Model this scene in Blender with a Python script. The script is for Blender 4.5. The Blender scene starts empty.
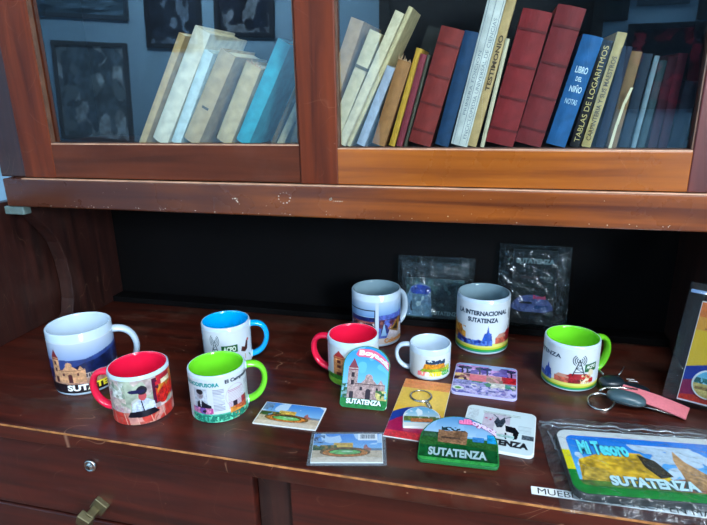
import bpy, bmesh, math, random
import numpy as np
from mathutils import Vector, Matrix

# ------------------------------------------------------------------ camera, world, lights, exposure
SC = bpy.context.scene
COL = SC.collection
R = math.radians
cam_d = bpy.data.cameras.new('camera'); cam = bpy.data.objects.new('camera', cam_d); COL.objects.link(cam)
cam_d.sensor_width = 36.0; cam_d.lens = 36.0 * 550 / 707; cam_d.clip_start = 0.02
_y, _p, _r = 0.24875518, 0.30217151, -0.01871329
_F = Vector((-math.sin(_y)*math.cos(_p), math.cos(_y)*math.cos(_p), -math.sin(_p)))
_R0 = Vector((math.cos(_y), math.sin(_y), 0)); _U0 = _R0.cross(_F)
_Rt = _R0*math.cos(_r) + _U0*math.sin(_r); _U = _Rt.cross(_F)
_M = Matrix((_Rt, _U, -_F)).transposed().to_4x4(); _M.translation = Vector((0, 0, 0.4))
cam.matrix_world = _M
SC.camera = cam
SC.view_settings.view_transform = 'Standard'; SC.view_settings.look = 'None'
SC.view_settings.gamma = 1.0; SC.view_settings.use_curve_mapping = False
SC.view_settings.exposure = 0.15
W = bpy.data.worlds.new('world'); SC.world = W; W.use_nodes = True
W.node_tree.nodes['Background'].inputs[0].default_value = (0.55, 0.75, 1.0, 1)
W.node_tree.nodes['Background'].inputs[1].default_value = 0.4

def area(name, loc, target, sx, sy, power, col):
    l = bpy.data.lights.new(name, 'AREA'); l.shape = 'RECTANGLE'; l.size = sx; l.size_y = sy
    l.energy = power; l.color = col
    o = bpy.data.objects.new(name, l); COL.objects.link(o); o.location = loc
    o.rotation_euler = (Vector(target) - Vector(loc)).to_track_quat('-Z', 'Y').to_euler()
    return o
area('added_window_light', (1.9, -2.05, 1.05), (0.0, 0.7, 0.3), 0.8, 0.9, 130, (0.74, 0.88, 1.0))  # added fill light at the unseen window, lights the desk and book spines
area('overhead_area_light', (0.62, -0.50, 1.80), (0.1, 0.65, 0.1), 0.6, 0.3, 34, (0.86, 0.94, 1.0))
area('overhead_area_light', (-1.7, -1.10, 1.80), (-1.9, -2.2, 0.6), 1.2, 0.3, 92, (0.78, 0.90, 1.0))  # added lamp, brightens the rear wall that the panes mirror

# ------------------------------------------------------------------ helpers
def lin(c):
    out = []
    for v in c[:3]:
        v = v/255.0
        out.append(v/12.92 if v <= 0.04045 else ((v+0.055)/1.055)**2.4)
    return tuple(out)
def tag(o, label=None, cat=None, group=None, kind=None):
    if label: o['label'] = label
    if cat: o['category'] = cat
    if group: o['group'] = group
    if kind: o['kind'] = kind
    return o
def empty(name, loc=(0, 0, 0), rz=0.0, label=None, cat=None, group=None):
    o = bpy.data.objects.new(name, None); COL.objects.link(o)
    o.location = loc; o.rotation_euler = (0, 0, rz); o.empty_display_size = 0.02
    return tag(o, label, cat, group)

class MB:
    """collects shapes into one mesh"""
    def __init__(s): s.bm = bmesh.new()
    def poly(s, pts): return s.bm.faces.new([s.bm.verts.new(p) for p in pts])
    def box(s, x0, y0, z0, x1, y1, z1, M=None):
        P = [(x0,y0,z0),(x1,y0,z0),(x1,y1,z0),(x0,y1,z0),(x0,y0,z1),(x1,y0,z1),(x1,y1,z1),(x0,y1,z1)]
        if M is not None: P = [M @ Vector(p) for p in P]
        v = [s.bm.verts.new(p) for p in P]
        for f in ((0,3,2,1),(4,5,6,7),(0,1,5,4),(1,2,6,5),(2,3,7,6),(3,0,4,7)): s.bm.faces.new([v[i] for i in f])
        return s
    def prism(s, outline, fn, a, b):
        """outline = list of 2D points, fn(p, t) -> 3D, extruded from t=a to t=b"""
        A = [s.bm.verts.new(fn(p, a)) for p in outline]; B = [s.bm.verts.new(fn(p, b)) for p in outline]
        n = len(outline)
        s.bm.faces.new(A[::-1]); s.bm.faces.new(B)
        for i in range(n): s.bm.faces.new((A[i], A[(i+1) % n], B[(i+1) % n], B[i]))
        return s
    def lathe(s, prof, n=72, M=None, close=False):
        rings = []
        for r, z in prof:
            if r < 1e-6: 
                p = Vector((0, 0, z)); rings.append([s.bm.verts.new(M @ p if M is not None else p)]); continue
            ring = []
            for i in range(n):
                a = 2*math.pi*i/n; p = Vector((r*math.cos(a), r*math.sin(a), z))
                ring.append(s.bm.verts.new(M @ p if M is not None else p))
            rings.append(ring)
        for A, B in zip(rings[:-1], rings[1:]):
            for i in range(n):
                j = (i+1) % n
                if len(A) == 1 and len(B) == 1: continue
                if len(A) == 1: s.bm.faces.new((A[0], B[j], B[i]))
                elif len(B) == 1: s.bm.faces.new((A[i], A[j], B[0]))
                else: s.bm.faces.new((A[i], A[j], B[j], B[i]))
        return s
    def tube(s, pts, ra, rb=None, n=12, up=Vector((0, 0, 1)), closed=False, scale=None):
        rb = rb or ra; pts = [Vector(p) for p in pts]; rings = []; m = len(pts)
        for i, p in enumerate(pts):
            if closed: t = pts[(i+1) % m] - pts[i-1]
            else: t = pts[min(i+1, m-1)] - pts[max(i-1, 0)]
            t.normalize(); u = Vector(up); u = (u - t*u.dot(t)); u.normalize(); w = t.cross(u)
            k = scale(i/(m-1)) if scale else 1
            rings.append([s.bm.verts.new(p + u*(ra*k*math.cos(2*math.pi*j/n)) + w*(rb*k*math.sin(2*math.pi*j/n))) for j in range(n)])
        for i in range(m if closed else m-1):
            A, B = rings[i], rings[(i+1) % m]
            for j in range(n): s.bm.faces.new((A[j], A[(j+1) % n], B[(j+1) % n], B[j]))
        if not closed: s.bm.faces.new(rings[0][::-1]); s.bm.faces.new(rings[-1])
        return s
    def build(s, name, mat, parent=None, smooth=False, bevel=0.0, seg=2):
        bmesh.ops.recalc_face_normals(s.bm, faces=s.bm.faces)
        me = bpy.data.meshes.new(name); s.bm.to_mesh(me); s.bm.free()
        if mat: me.materials.append(mat)
        if smooth: me.polygons.foreach_set('use_smooth', [True]*len(me.polygons))
        o = bpy.data.objects.new(name, me); COL.objects.link(o); o.parent = parent
        if bevel:
            b = o.modifiers.new('bevel', 'BEVEL'); b.width = bevel; b.segments = seg; b.limit_method = 'ANGLE'; b.angle_limit = R(40)
        return o

# ------------------------------------------------------------------ materials
def mat(name, col, rough=0.5, metal=0.0, coat=0.0, noise=0.0, scale=40.0, spec=0.5, bump=0.0):
    m = bpy.data.materials.new(name); m.use_nodes = True; nt = m.node_tree; b = nt.nodes['Principled BSDF']
    c = lin(col)
    b.inputs['Base Color'].default_value = (*c, 1); b.inputs['Roughness'].default_value = rough
    b.inputs['Metallic'].default_value = metal; b.inputs['Coat Weight'].default_value = coat
    b.inputs['Specular IOR Level'].default_value = spec
    tc = nt.nodes.new('ShaderNodeTexCoord'); n = nt.nodes.new('ShaderNodeTexNoise'); n.inputs['Scale'].default_value = scale
    n.inputs['Detail'].default_value = 5; nt.links.new(tc.outputs['Object'], n.inputs['Vector'])
    r = nt.nodes.new('ShaderNodeValToRGB'); e = r.color_ramp.elements
    k = max(noise, 0.03)
    e[0].position = 0.3; e[1].position = 0.7
    e[0].color = (*[v*(1-k) for v in c], 1); e[1].color = (*[min(1, v*(1+k)) for v in c], 1)
    nt.links.new(n.outputs['Fac'], r.inputs['Fac']); nt.links.new(r.outputs['Color'], b.inputs['Base Color'])
    if bump:
        bp = nt.nodes.new('ShaderNodeBump'); bp.inputs['Strength'].default_value = bump; bp.inputs['Distance'].default_value = 0.001
        nt.links.new(n.outputs['Fac'], bp.inputs['Height']); nt.links.new(bp.outputs['Normal'], b.inputs['Normal'])
    return m

def wood(name, dark, light, stretch=(1.5, 30, 30), rough=0.32, wear=0.0, wearcol=(120, 105, 95), coat=0.3, wscale=9.0, scr=0.0):
    """varnished wood: grain runs along the axis with the small stretch value"""
    m = bpy.data.materials.new(name); m.use_nodes = True; nt = m.node_tree; N = nt.nodes; L = nt.links
    b = N['Principled BSDF']
    tc = N.new('ShaderNodeTexCoord'); mp = N.new('ShaderNodeMapping'); mp.inputs['Scale'].default_value = stretch
    L.new(tc.outputs['Object'], mp.inputs['Vector'])
    n1 = N.new('ShaderNodeTexNoise'); n1.inputs['Scale'].default_value = 2.2; n1.inputs['Detail'].default_value = 8; n1.inputs['Distortion'].default_value = 0.6
    L.new(mp.outputs['Vector'], n1.inputs['Vector'])
    r1 = N.new('ShaderNodeValToRGB'); e = r1.color_ramp.elements; e[0].position = 0.32; e[1].position = 0.70
    e[0].color = (*lin(dark), 1); e[1].color = (*lin(light), 1); L.new(n1.outputs['Fac'], r1.inputs['Fac'])
    out = r1.outputs['Color']
    rough_src = None
    def mixin(fac, col, prev):
        mx = N.new('ShaderNodeMix'); mx.data_type = 'RGBA'; L.new(fac, mx.inputs[0]); L.new(prev, mx.inputs[6]); mx.inputs[7].default_value = (*lin(col), 1)
        return mx.outputs[2]
    if wear > 0:
        n2 = N.new('ShaderNodeTexNoise'); n2.inputs['Scale'].default_value = wscale; n2.inputs['Detail'].default_value = 9; n2.inputs['Roughness'].default_value = 0.72
        L.new(tc.outputs['Object'], n2.inputs['Vector'])
        r2 = N.new('ShaderNodeMapRange'); r2.inputs[1].default_value = 0.50; r2.inputs[2].default_value = 0.78; r2.inputs[3].default_value = 0; r2.inputs[4].default_value = wear
        L.new(n2.outputs['Fac'], r2.inputs[0]); out = mixin(r2.outputs[0], wearcol, out)
    if scr > 0:
        # fine scratches: thin lines of a strongly distorted wave, broken up by noise
        for k, rot in enumerate((0.35, -0.5, 1.3)):
            m3 = N.new('ShaderNodeMapping'); m3.inputs['Rotation'].default_value = (0, 0, rot); m3.inputs['Scale'].default_value = (1, 3.0, 1); L.new(tc.outputs['Object'], m3.inputs['Vector'])
            v = N.new('ShaderNodeTexNoise'); v.inputs['Scale'].default_value = 7+3*k; v.inputs['Detail'].default_value = 1; L.new(m3.outputs['Vector'], v.inputs['Vector'])
            s1 = N.new('ShaderNodeMath'); s1.operation = 'SUBTRACT'; L.new(v.outputs['Fac'], s1.inputs[0]); s1.inputs[1].default_value = 0.5
            s2 = N.new('ShaderNodeMath'); s2.operation = 'ABSOLUTE'; L.new(s1.outputs[0], s2.inputs[0])
            s3 = N.new('ShaderNodeMapRange'); s3.inputs[1].default_value = 0.0; s3.inputs[2].default_value = 0.0028; s3.inputs[3].default_value = scr; s3.inputs[4].default_value = 0
            L.new(s2.outputs[0], s3.inputs[0])
            n4 = N.new('ShaderNodeTexNoise'); n4.inputs['Scale'].default_value = 17+5*k; L.new(tc.outputs['Object'], n4.inputs['Vector'])
            r4 = N.new('ShaderNodeMapRange'); r4.inputs[1].default_value = 0.53; r4.inputs[2].default_value = 0.62; L.new(n4.outputs['Fac'], r4.inputs[0])
            mu = N.new('ShaderNodeMath'); mu.operation = 'MULTIPLY'; L.new(s3.outputs[0], mu.inputs[0]); L.new(r4.outputs[0], mu.inputs[1])
            out = mixin(mu.outputs[0], (190, 140, 110), out)
        vo = N.new('ShaderNodeTexVoronoi'); vo.inputs['Scale'].default_value = 38; L.new(tc.outputs['Object'], vo.inputs['Vector'])
        s5 = N.new('ShaderNodeMapRange'); s5.inputs[1].default_value = 0.03; s5.inputs[2].default_value = 0.06; s5.inputs[3].default_value = scr*1.2; s5.inputs[4].default_value = 0
        L.new(vo.outputs['Distance'], s5.inputs[0])
        n6 = N.new('ShaderNodeTexNoise'); n6.inputs['Scale'].default_value = 11; L.new(tc.outputs['Object'], n6.inputs['Vector'])
        r6 = N.new('ShaderNodeMapRange'); r6.inputs[1].default_value = 0.55; r6.inputs[2].default_value = 0.6; L.new(n6.outputs['Fac'], r6.inputs[0])
        mu = N.new('ShaderNodeMath'); mu.operation = 'MULTIPLY'; L.new(s5.outputs[0], mu.inputs[0]); L.new(r6.outputs[0], mu.inputs[1])
        out = mixin(mu.outputs[0], (200, 165, 140), out)
    L.new(out, b.inputs['Base Color'])
    nr = N.new('ShaderNodeTexNoise'); nr.inputs['Scale'].default_value = 14; nr.inputs['Detail'].default_value = 6; L.new(tc.outputs['Object'], nr.inputs['Vector'])
    rr = N.new('ShaderNodeMapRange'); rr.inputs[3].default_value = rough*0.75; rr.inputs[4].default_value = rough*1.5; L.new(nr.outputs['Fac'], rr.inputs[0]); L.new(rr.outputs[0], b.inputs['Roughness'])
    b.inputs['Specular IOR Level'].default_value = .5 if coat > .13 else .28; b.inputs['Coat Weight'].default_value = coat if coat > .13 else 0; b.inputs['Coat Roughness'].default_value = 0.18
    bp = N.new('ShaderNodeBump'); bp.inputs['Strength'].default_value = 0.15; bp.inputs['Distance'].default_value = 0.001
    L.new(n1.outputs['Fac'], bp.inputs['Height']); L.new(bp.outputs['Normal'], b.inputs['Normal'])
    return m

def plastic_film(name, tint=(0.93, 0.97, 1.0), refl=0.10, haze=0.05, bump=0.6, scale=55):
    m = bpy.data.materials.new(name); m.use_nodes = True; nt = m.node_tree; N = nt.nodes; L = nt.links
    N.remove(N['Principled BSDF']); out = N['Material Output']
    tr = N.new('ShaderNodeBsdfTransparent'); tr.inputs[0].default_value = (*tint, 1)
    gl = N.new('ShaderNodeBsdfGlossy'); gl.inputs['Roughness'].default_value = 0.12
    df = N.new('ShaderNodeBsdfDiffuse'); df.inputs[0].default_value = (0.75, 0.85, 0.9, 1)
    fr = N.new('ShaderNodeLayerWeight'); fr.inputs[0].default_value = 0.35
    pw = N.new('ShaderNodeMath'); pw.operation = 'POWER'; pw.inputs[1].default_value = 3.0; L.new(fr.outputs['Facing'], pw.inputs[0])
    ad = N.new('ShaderNodeMath'); ad.operation = 'ADD'; ad.inputs[1].default_value = refl; L.new(pw.outputs[0], ad.inputs[0])
    m1 = N.new('ShaderNodeMixShader'); L.new(ad.outputs[0], m1.inputs[0]); L.new(tr.outputs[0], m1.inputs[1]); L.new(gl.outputs[0], m1.inputs[2])
    m2 = N.new('ShaderNodeMixShader'); m2.inputs[0].default_value = haze; L.new(m1.outputs[0], m2.inputs[1]); L.new(df.outputs[0], m2.inputs[2])
    tc = N.new('ShaderNodeTexCoord'); n = N.new('ShaderNodeTexNoise'); n.inputs['Scale'].default_value = scale; n.inputs['Detail'].default_value = 3; n.inputs['Distortion'].default_value = 1.5
    L.new(tc.outputs['Object'], n.inputs['Vector'])
    bp = N.new('ShaderNodeBump'); bp.inputs['Strength'].default_value = bump; bp.inputs['Distance'].default_value = 0.004
    L.new(n.outputs['Fac'], bp.inputs['Height']); L.new(bp.outputs['Normal'], gl.inputs['Normal']); L.new(bp.outputs['Normal'], fr.inputs['Normal'])
    L.new(m2.outputs[0], out.inputs[0])
    return m

def pane_glass(name):
    m = bpy.data.materials.new(name); m.use_nodes = True; nt = m.node_tree; N = nt.nodes; L = nt.links
    N.remove(N['Principled BSDF']); out = N['Material Output']
    tr = N.new('ShaderNodeBsdfTransparent'); tr.inputs[0].default_value = (0.95, 0.985, 0.98, 1)
    gl = N.new('ShaderNodeBsdfGlossy'); gl.inputs['Roughness'].default_value = 0.012; gl.inputs[0].default_value = (0.78, 0.92, 1.0, 1)
    lw = N.new('ShaderNodeFresnel'); lw.inputs[0].default_value = 2.05
    ge = N.new('ShaderNodeNewGeometry'); iv = N.new('ShaderNodeMath'); iv.operation = 'SUBTRACT'; iv.inputs[0].default_value = 1.0; L.new(ge.outputs['Backfacing'], iv.inputs[1])
    mu = N.new('ShaderNodeMath'); mu.operation = 'MULTIPLY'; L.new(lw.outputs[0], mu.inputs[0]); L.new(iv.outputs[0], mu.inputs[1])   # only the outer skin mirrors
    mx = N.new('ShaderNodeMixShader'); L.new(mu.outputs[0], mx.inputs[0]); L.new(tr.outputs[0], mx.inputs[1]); L.new(gl.outputs[0], mx.inputs[2])
    L.new(mx.outputs[0], out.inputs[0]); return m

def ceramic(name, col, rough=0.12):
    return mat(name, col, rough=rough, coat=0.4, noise=0.02, scale=20)

_pm = {}
def print_mat(rough=0.3):
    if rough in _pm: return _pm[rough]
    m = bpy.data.materials.new('printed_ink'); m.use_nodes = True; nt = m.node_tree; b = nt.nodes['Principled BSDF']
    a = nt.nodes.new('ShaderNodeAttribute'); a.attribute_name = 'ink'; nt.links.new(a.outputs['Color'], b.inputs['Base Color'])
    b.inputs['Roughness'].default_value = rough; _pm[rough] = m; return m

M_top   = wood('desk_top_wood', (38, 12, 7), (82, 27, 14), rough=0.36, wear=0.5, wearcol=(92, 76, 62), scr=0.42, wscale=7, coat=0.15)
M_carc  = wood('carcass_wood', (32, 13, 11), (60, 27, 21), stretch=(30, 30, 2), rough=0.42, wear=0.12, wearcol=(110, 95, 85), scr=0.15)
M_drawer= wood('drawer_wood', (42, 11, 6), (80, 24, 12), rough=0.42, wear=0.10, wearcol=(110, 60, 40), scr=0.07)
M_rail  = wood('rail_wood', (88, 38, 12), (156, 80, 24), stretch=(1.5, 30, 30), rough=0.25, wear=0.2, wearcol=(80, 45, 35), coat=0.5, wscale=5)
M_doorL = wood('left_door_wood', (70, 30, 14), (100, 46, 24), stretch=(2, 26, 26), coat=.12, rough=0.42, wear=0.15, wearcol=(120, 90, 80))
M_doorV = wood('door_stile_wood', (72, 26, 10), (112, 46, 18), stretch=(26, 26, 2), rough=0.42, wear=0.1, wearcol=(120, 80, 60), scr=0.12, coat=.12)
M_doorR = wood('right_door_rail_wood', (116, 54, 12), (170, 92, 22), stretch=(1.5, 30, 30), rough=0.25, wear=0.15, wearcol=(110, 60, 40), coat=0.5)
M_doorR2= wood('right_door_stile_wood', (70, 22, 18), (100, 38, 30), stretch=(26, 26, 2), rough=0.35)
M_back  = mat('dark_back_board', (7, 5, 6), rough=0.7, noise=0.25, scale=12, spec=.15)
M_shelfback = mat('bookcase_back_paint', (26, 27, 30), rough=0.7, noise=0.2, scale=8, spec=.2)
M_bead  = mat('pale_bead_edge', (196, 150, 120), rough=0.45, noise=0.25, scale=60)
M_edge  = mat('edge_highlight_tan', (176, 116, 66), rough=0.4, noise=0.45, scale=90)
M_chip  = mat('bare_filler_chip', (205, 190, 170), rough=0.8, noise=0.2, scale=200)
M_glass = pane_glass('cabinet_glass')
M_steel = mat('nickel_steel', (190, 190, 185), rough=0.25, metal=1.0, noise=0.1)
M_brass = mat('dull_brass', (120, 112, 84), rough=0.5, metal=0.85, noise=0.25, scale=90, bump=0.4)
M_clip  = mat('greenish_galvanised_metal', (120, 140, 135), rough=0.45, metal=0.4, noise=0.2, scale=80)
M_white = ceramic('white_glazed_ceramic', (190, 208, 224))
M_red   = ceramic('red_glaze', (225, 24, 62)); M_green = ceramic('lime_green_glaze', (112, 208, 40)); M_blue = ceramic('sky_blue_glaze', (0, 160, 226))
M_grey  = ceramic('pale_grey_glaze', (140, 166, 176))
M_page  = mat('book_pages', (214, 200, 165), rough=0.9, noise=0.12, scale=150)
M_wall  = mat('pale_blue_wall_paint', (150, 190, 214), rough=0.8, noise=0.04, scale=5)
M_ceil  = mat('white_ceiling_paint', (225, 230, 232), rough=0.9)
M_floor = mat('brown_floor_tile', (110, 70, 52), rough=0.4, noise=0.2, scale=6)
M_film  = plastic_film('clear_plastic_film', refl=.03, haze=.012, bump=.5)
M_film_dark = plastic_film('grey_glinting_film', tint=(0.78, 0.88, 0.90), refl=0.05, haze=0.008, bump=1.0, scale=60)

def darken_board_end(m, col=(64, 28, 14), x0=.20, x1=-.30):
    """darker colour towards one end of a board, with a ragged patchy border"""
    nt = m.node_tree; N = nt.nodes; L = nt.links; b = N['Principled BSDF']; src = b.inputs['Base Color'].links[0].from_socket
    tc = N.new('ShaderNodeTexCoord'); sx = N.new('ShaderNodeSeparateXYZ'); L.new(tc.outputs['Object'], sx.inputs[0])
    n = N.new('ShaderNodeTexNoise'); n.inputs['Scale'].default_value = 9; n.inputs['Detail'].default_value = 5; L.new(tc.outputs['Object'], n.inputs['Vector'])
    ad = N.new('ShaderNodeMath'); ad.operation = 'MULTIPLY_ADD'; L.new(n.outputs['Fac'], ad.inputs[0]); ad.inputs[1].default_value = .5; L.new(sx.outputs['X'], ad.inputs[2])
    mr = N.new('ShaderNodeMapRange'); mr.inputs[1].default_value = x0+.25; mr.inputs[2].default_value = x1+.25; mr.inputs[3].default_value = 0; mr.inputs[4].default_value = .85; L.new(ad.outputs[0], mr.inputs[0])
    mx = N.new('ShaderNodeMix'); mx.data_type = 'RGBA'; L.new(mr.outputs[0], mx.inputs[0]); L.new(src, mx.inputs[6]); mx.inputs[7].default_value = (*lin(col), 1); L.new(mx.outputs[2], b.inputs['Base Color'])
darken_board_end(M_rail)  # rail colour gets darker towards its left end

# ------------------------------------------------------------------ printed pictures (fine grids of coloured vertices bent onto the surface)
def inpoly(X, Y, pts):
    ins = np.zeros(X.shape, bool); n = len(pts)
    for i in range(n):
        x1, y1 = pts[i]; x2, y2 = pts[(i+1) % n]
        if y1 == y2: continue
        c = ((y1 > Y) != (y2 > Y)) & (X < (x2-x1)*(Y-y1)/(y2-y1)+x1); ins ^= c
    return ins
class Cv:
    def __init__(s, w, h, col, seed=1):
        s.w, s.h = w, h; s.a = np.zeros((h, w, 3)); s.a[:] = col
        s.X, s.Y = np.meshgrid((np.arange(w)+.5)/w, (np.arange(h)+.5)/h); s.rs = np.random.RandomState(seed); s.asp = w/h
    def nz(s, sc):
        """smooth random field 0..1 with features of size sc (fraction of the width)"""
        k = max(2, int(1/sc)); kh = max(2, int(k/s.asp)); g = s.rs.rand(kh+2, k+2)
        x = s.X*k; y = s.Y*kh; i = x.astype(int); j = y.astype(int); fx = x-i; fy = y-j
        return (g[j, i]*(1-fx)+g[j, i+1]*fx)*(1-fy)+(g[j+1, i]*(1-fx)+g[j+1, i+1]*fx)*fy
    def put(s, m, col, jit=0, sc=.04):
        c = np.array(col, float); v = np.ones(s.X.shape)
        if jit: v = 1+jit*(s.nz(sc)+s.nz(sc/3)-1)
        s.a[m] = np.clip(c*v[m][:, None], 0, 255); return s
    def blend(s, y0, y1, c0, c1, x0=0, x1=1):
        t = np.clip((s.Y-y0)/(y1-y0), 0, 1)[..., None]; m = (s.Y >= y0) & (s.Y <= y1) & (s.X >= x0) & (s.X <= x1)
        s.a[m] = (np.array(c0)*(1-t)+np.array(c1)*t)[m]; return s
    def rect(s, x0, y0, x1, y1, col, jit=0, sc=.04): return s.put((s.X >= x0) & (s.X < x1) & (s.Y >= y0) & (s.Y < y1), col, jit, sc)
    def poly(s, pts, col, jit=0, sc=.04): return s.put(inpoly(s.X, s.Y, pts), col, jit, sc)
    def ell(s, cx, cy, rx, ry, col, jit=0, sc=.04): return s.put(((s.X-cx)/rx)**2+((s.Y-cy)/ry)**2 < 1, col, jit, sc)
    def ring(s, cx, cy, rx, ry, k, col):
        d = ((s.X-cx)/rx)**2+((s.Y-cy)/ry)**2; return s.put((d < 1) & (d > (1-k)**2), col)
    def blobs(s, x0, y0, x1, y1, cols, sc=.04, th=.5, jit=.3):
        """patchy foliage / crowd texture in several colours inside a box"""
        for c in cols:
            s.put((s.nz(sc) > th) & (s.X >= x0) & (s.X < x1) & (s.Y >= y0) & (s.Y < y1), c, jit, sc)
        return s
    def line(s, p, q, wd, col):
        px, py = p; qx, qy = q; dx, dy = (qx-px)*s.asp, qy-py; L2 = dx*dx+dy*dy
        t = np.clip((((s.X-px)*s.asp)*dx+(s.Y-py)*dy)/L2, 0, 1)
        d = np.hypot((s.X-px)*s.asp-t*dx, s.Y-py-t*dy); return s.put(d < wd, col)
    def build(s, name, surf, parent, off=0.0002, keep=None, rough=0.3):
        h, w = s.h, s.w; V = []; 
        for j in range(h):
            for i in range(w): V.append(surf(i/(w-1), j/(h-1), off))
        F = []; 
        for j in range(h-1):
            for i in range(w-1):
                if keep is not None and not all(keep((i+a)/(w-1), (j+b)/(h-1)) for a, b in ((0, 0), (1, 1), (0, 1), (1, 0))): continue
                a = j*w+i; F.append((a, a+w, a+w+1, a+1))
        me = bpy.data.meshes.new(name); me.from_pydata(V, [], F)
        at = me.color_attributes.new('ink', 'FLOAT_COLOR', 'POINT')
        c = np.clip(s.a/255, 0, 1); c = .80*np.where(c <= 0.04045, c/12.92, ((c+0.055)/1.055)**2.4)**1.1
        at.data.foreach_set('color', np.concatenate([c.reshape(-1, 3), np.ones((h*w, 1))], 1).ravel())
        me.materials.append(print_mat(rough)); me.polygons.foreach_set('use_smooth', [True]*len(F))
        o = bpy.data.objects.new(name, me); COL.objects.link(o); o.parent = parent; return o

def text_geo(txt, bold=0.0, shear=0.0):
    cu = bpy.data.curves.new('t', 'FONT'); cu.body = txt; cu.offset = bold; cu.shear = shear; cu.resolution_u = 3
    ob = bpy.data.objects.new('t', cu); COL.objects.link(ob); bpy.context.view_layer.update()
    me = bpy.data.meshes.new_from_object(ob.evaluated_get(bpy.context.evaluated_depsgraph_get()))
    V = [(v.co.x, v.co.y) for v in me.vertices]; F = [tuple(p.vertices) for p in me.polygons]
    bpy.data.objects.remove(ob); bpy.data.curves.remove(cu); bpy.data.meshes.remove(me)
    return V, F
def lettering(items, surf, parent, name='lettering', rough=0.35):
    """items: (text, x0, y0, x1, y1, colour, off, bold, warp) in picture coordinates; letters are bent onto surf"""
    V = []; F = []; C = []
    for it in items:
        txt, x0, y0, x1, y1, col, off = it[:7]; bold = it[7] if len(it) > 7 else 0.02; warp = it[8] if len(it) > 8 else None
        cols = col if isinstance(col, list) else None
        v, f = text_geo(txt, bold, 0.0)
        if not v: continue
        ax, bx = min(p[0] for p in v), max(p[0] for p in v); ay, by = min(p[1] for p in v), max(p[1] for p in v)
        b = len(V)
        for p in v:
            s = (p[0]-ax)/(bx-ax); t = (p[1]-ay)/(by-ay)
            u = x0+s*(x1-x0); w = y1+t*(y0-y1)
            if warp: u, w = warp(u, w)
            V.append(surf(u, w, off)); c = lin(cols[min(len(cols)-1, int(s*len(cols)))] if cols else col); C += [*c, 1.0]
        F += [tuple(i+b for i in q) for q in f]
    me = bpy.data.meshes.new(name); me.from_pydata(V, [], F)
    at = me.color_attributes.new('ink', 'FLOAT_COLOR', 'POINT'); at.data.foreach_set('color', C)
    me.materials.append(print_mat(rough)); o = bpy.data.objects.new(name, me); COL.objects.link(o); o.parent = parent; return o
def flat(w, h, z):      return lambda u, v, off: ((u-.5)*w, (.5-v)*h, z+off)

# ------------------------------------------------------------------ the room
RX0, RX1, RY0, RY1, RZ0, RZ1 = -3.6, 2.6, -2.2, 1.02, -0.76, 1.9
def shell(name, *b, m=M_wall): return tag(MB().box(*b).build(name, m), kind='structure')
shell('floor', RX0, RY0, RZ0-.05, RX1, RY1, RZ0, m=M_floor)
shell('ceiling', RX0, RY0, RZ1, RX1, RY1, RZ1+.05, m=M_ceil)
shell('wall_back', RX0, RY1, RZ0, RX1, RY1+.05, RZ1)
shell('wall_left', RX0-.05, RY0, RZ0, RX0, RY1, RZ1)
shell('wall_right', RX1, RY0, RZ0, RX1+.05, RY1, RZ1)
shell('wall_front', RX0, RY0-.05, RZ0, RX1, RY0, RZ1)
shell('baseboard_back', RX0, RY1-.012, RZ0, RX1, RY1, RZ0+.08, m=M_carc)

# ------------------------------------------------------------------ lower desk
desk = empty('writing_desk', (-.2225, .7, RZ0), 0, 'dark red-brown varnished wooden desk with scuffed top, drawers and curved side boards', 'desk')
desk_loc = Vector((-.2225, .7, RZ0))
DM = Matrix.Translation(-desk_loc)
def dpart(mb, name, m, **k):
    bmesh.ops.transform(mb.bm, matrix=DM, verts=mb.bm.verts); return mb.build(name, m, desk, **k)
XL, XR = -.785, .34
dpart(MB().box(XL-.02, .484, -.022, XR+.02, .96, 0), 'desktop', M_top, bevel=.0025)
dpart(MB().box(XL-.02, .4836, -.0022, XR+.02, .4850, -.0003), 'worn_edge_highlight', M_edge)  # tan strip paints the bright highlight line of the worn front edge
for x0, x1 in ((XL-.018, XL), (XR, XR+.018)):
    dpart(MB().box(x0, .50, 0, x1, .955, .234), 'side_panel', M_carc, bevel=.002)
    dpart(MB().box(x0, .51, RZ0+.0, x1, .955, -.022), 'side_board', M_carc, bevel=.002)
prof = [(.93, 0), (.93, .233), (.722, .233), (.728, .222), (.745, .205), (.765, .182), (.782, .155), (.791, .12), (.794, .08), (.792, .045), (.784, .02), (.768, .008), (.768, 0)]
for x0 in (-.76, .290):
    dpart(MB().prism(prof, lambda p, t: (t, p[0], p[1]), x0, x0+.027), 'curved_bracket', M_carc, bevel=.0015)
dpart(MB().box(XL, .93, -.022, XR, .955, .234), 'back_panel', M_back)
dpart(MB().box(-.733, .895, 0, .290, .93, .0115), 'ledge', M_back, bevel=.001)
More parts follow.
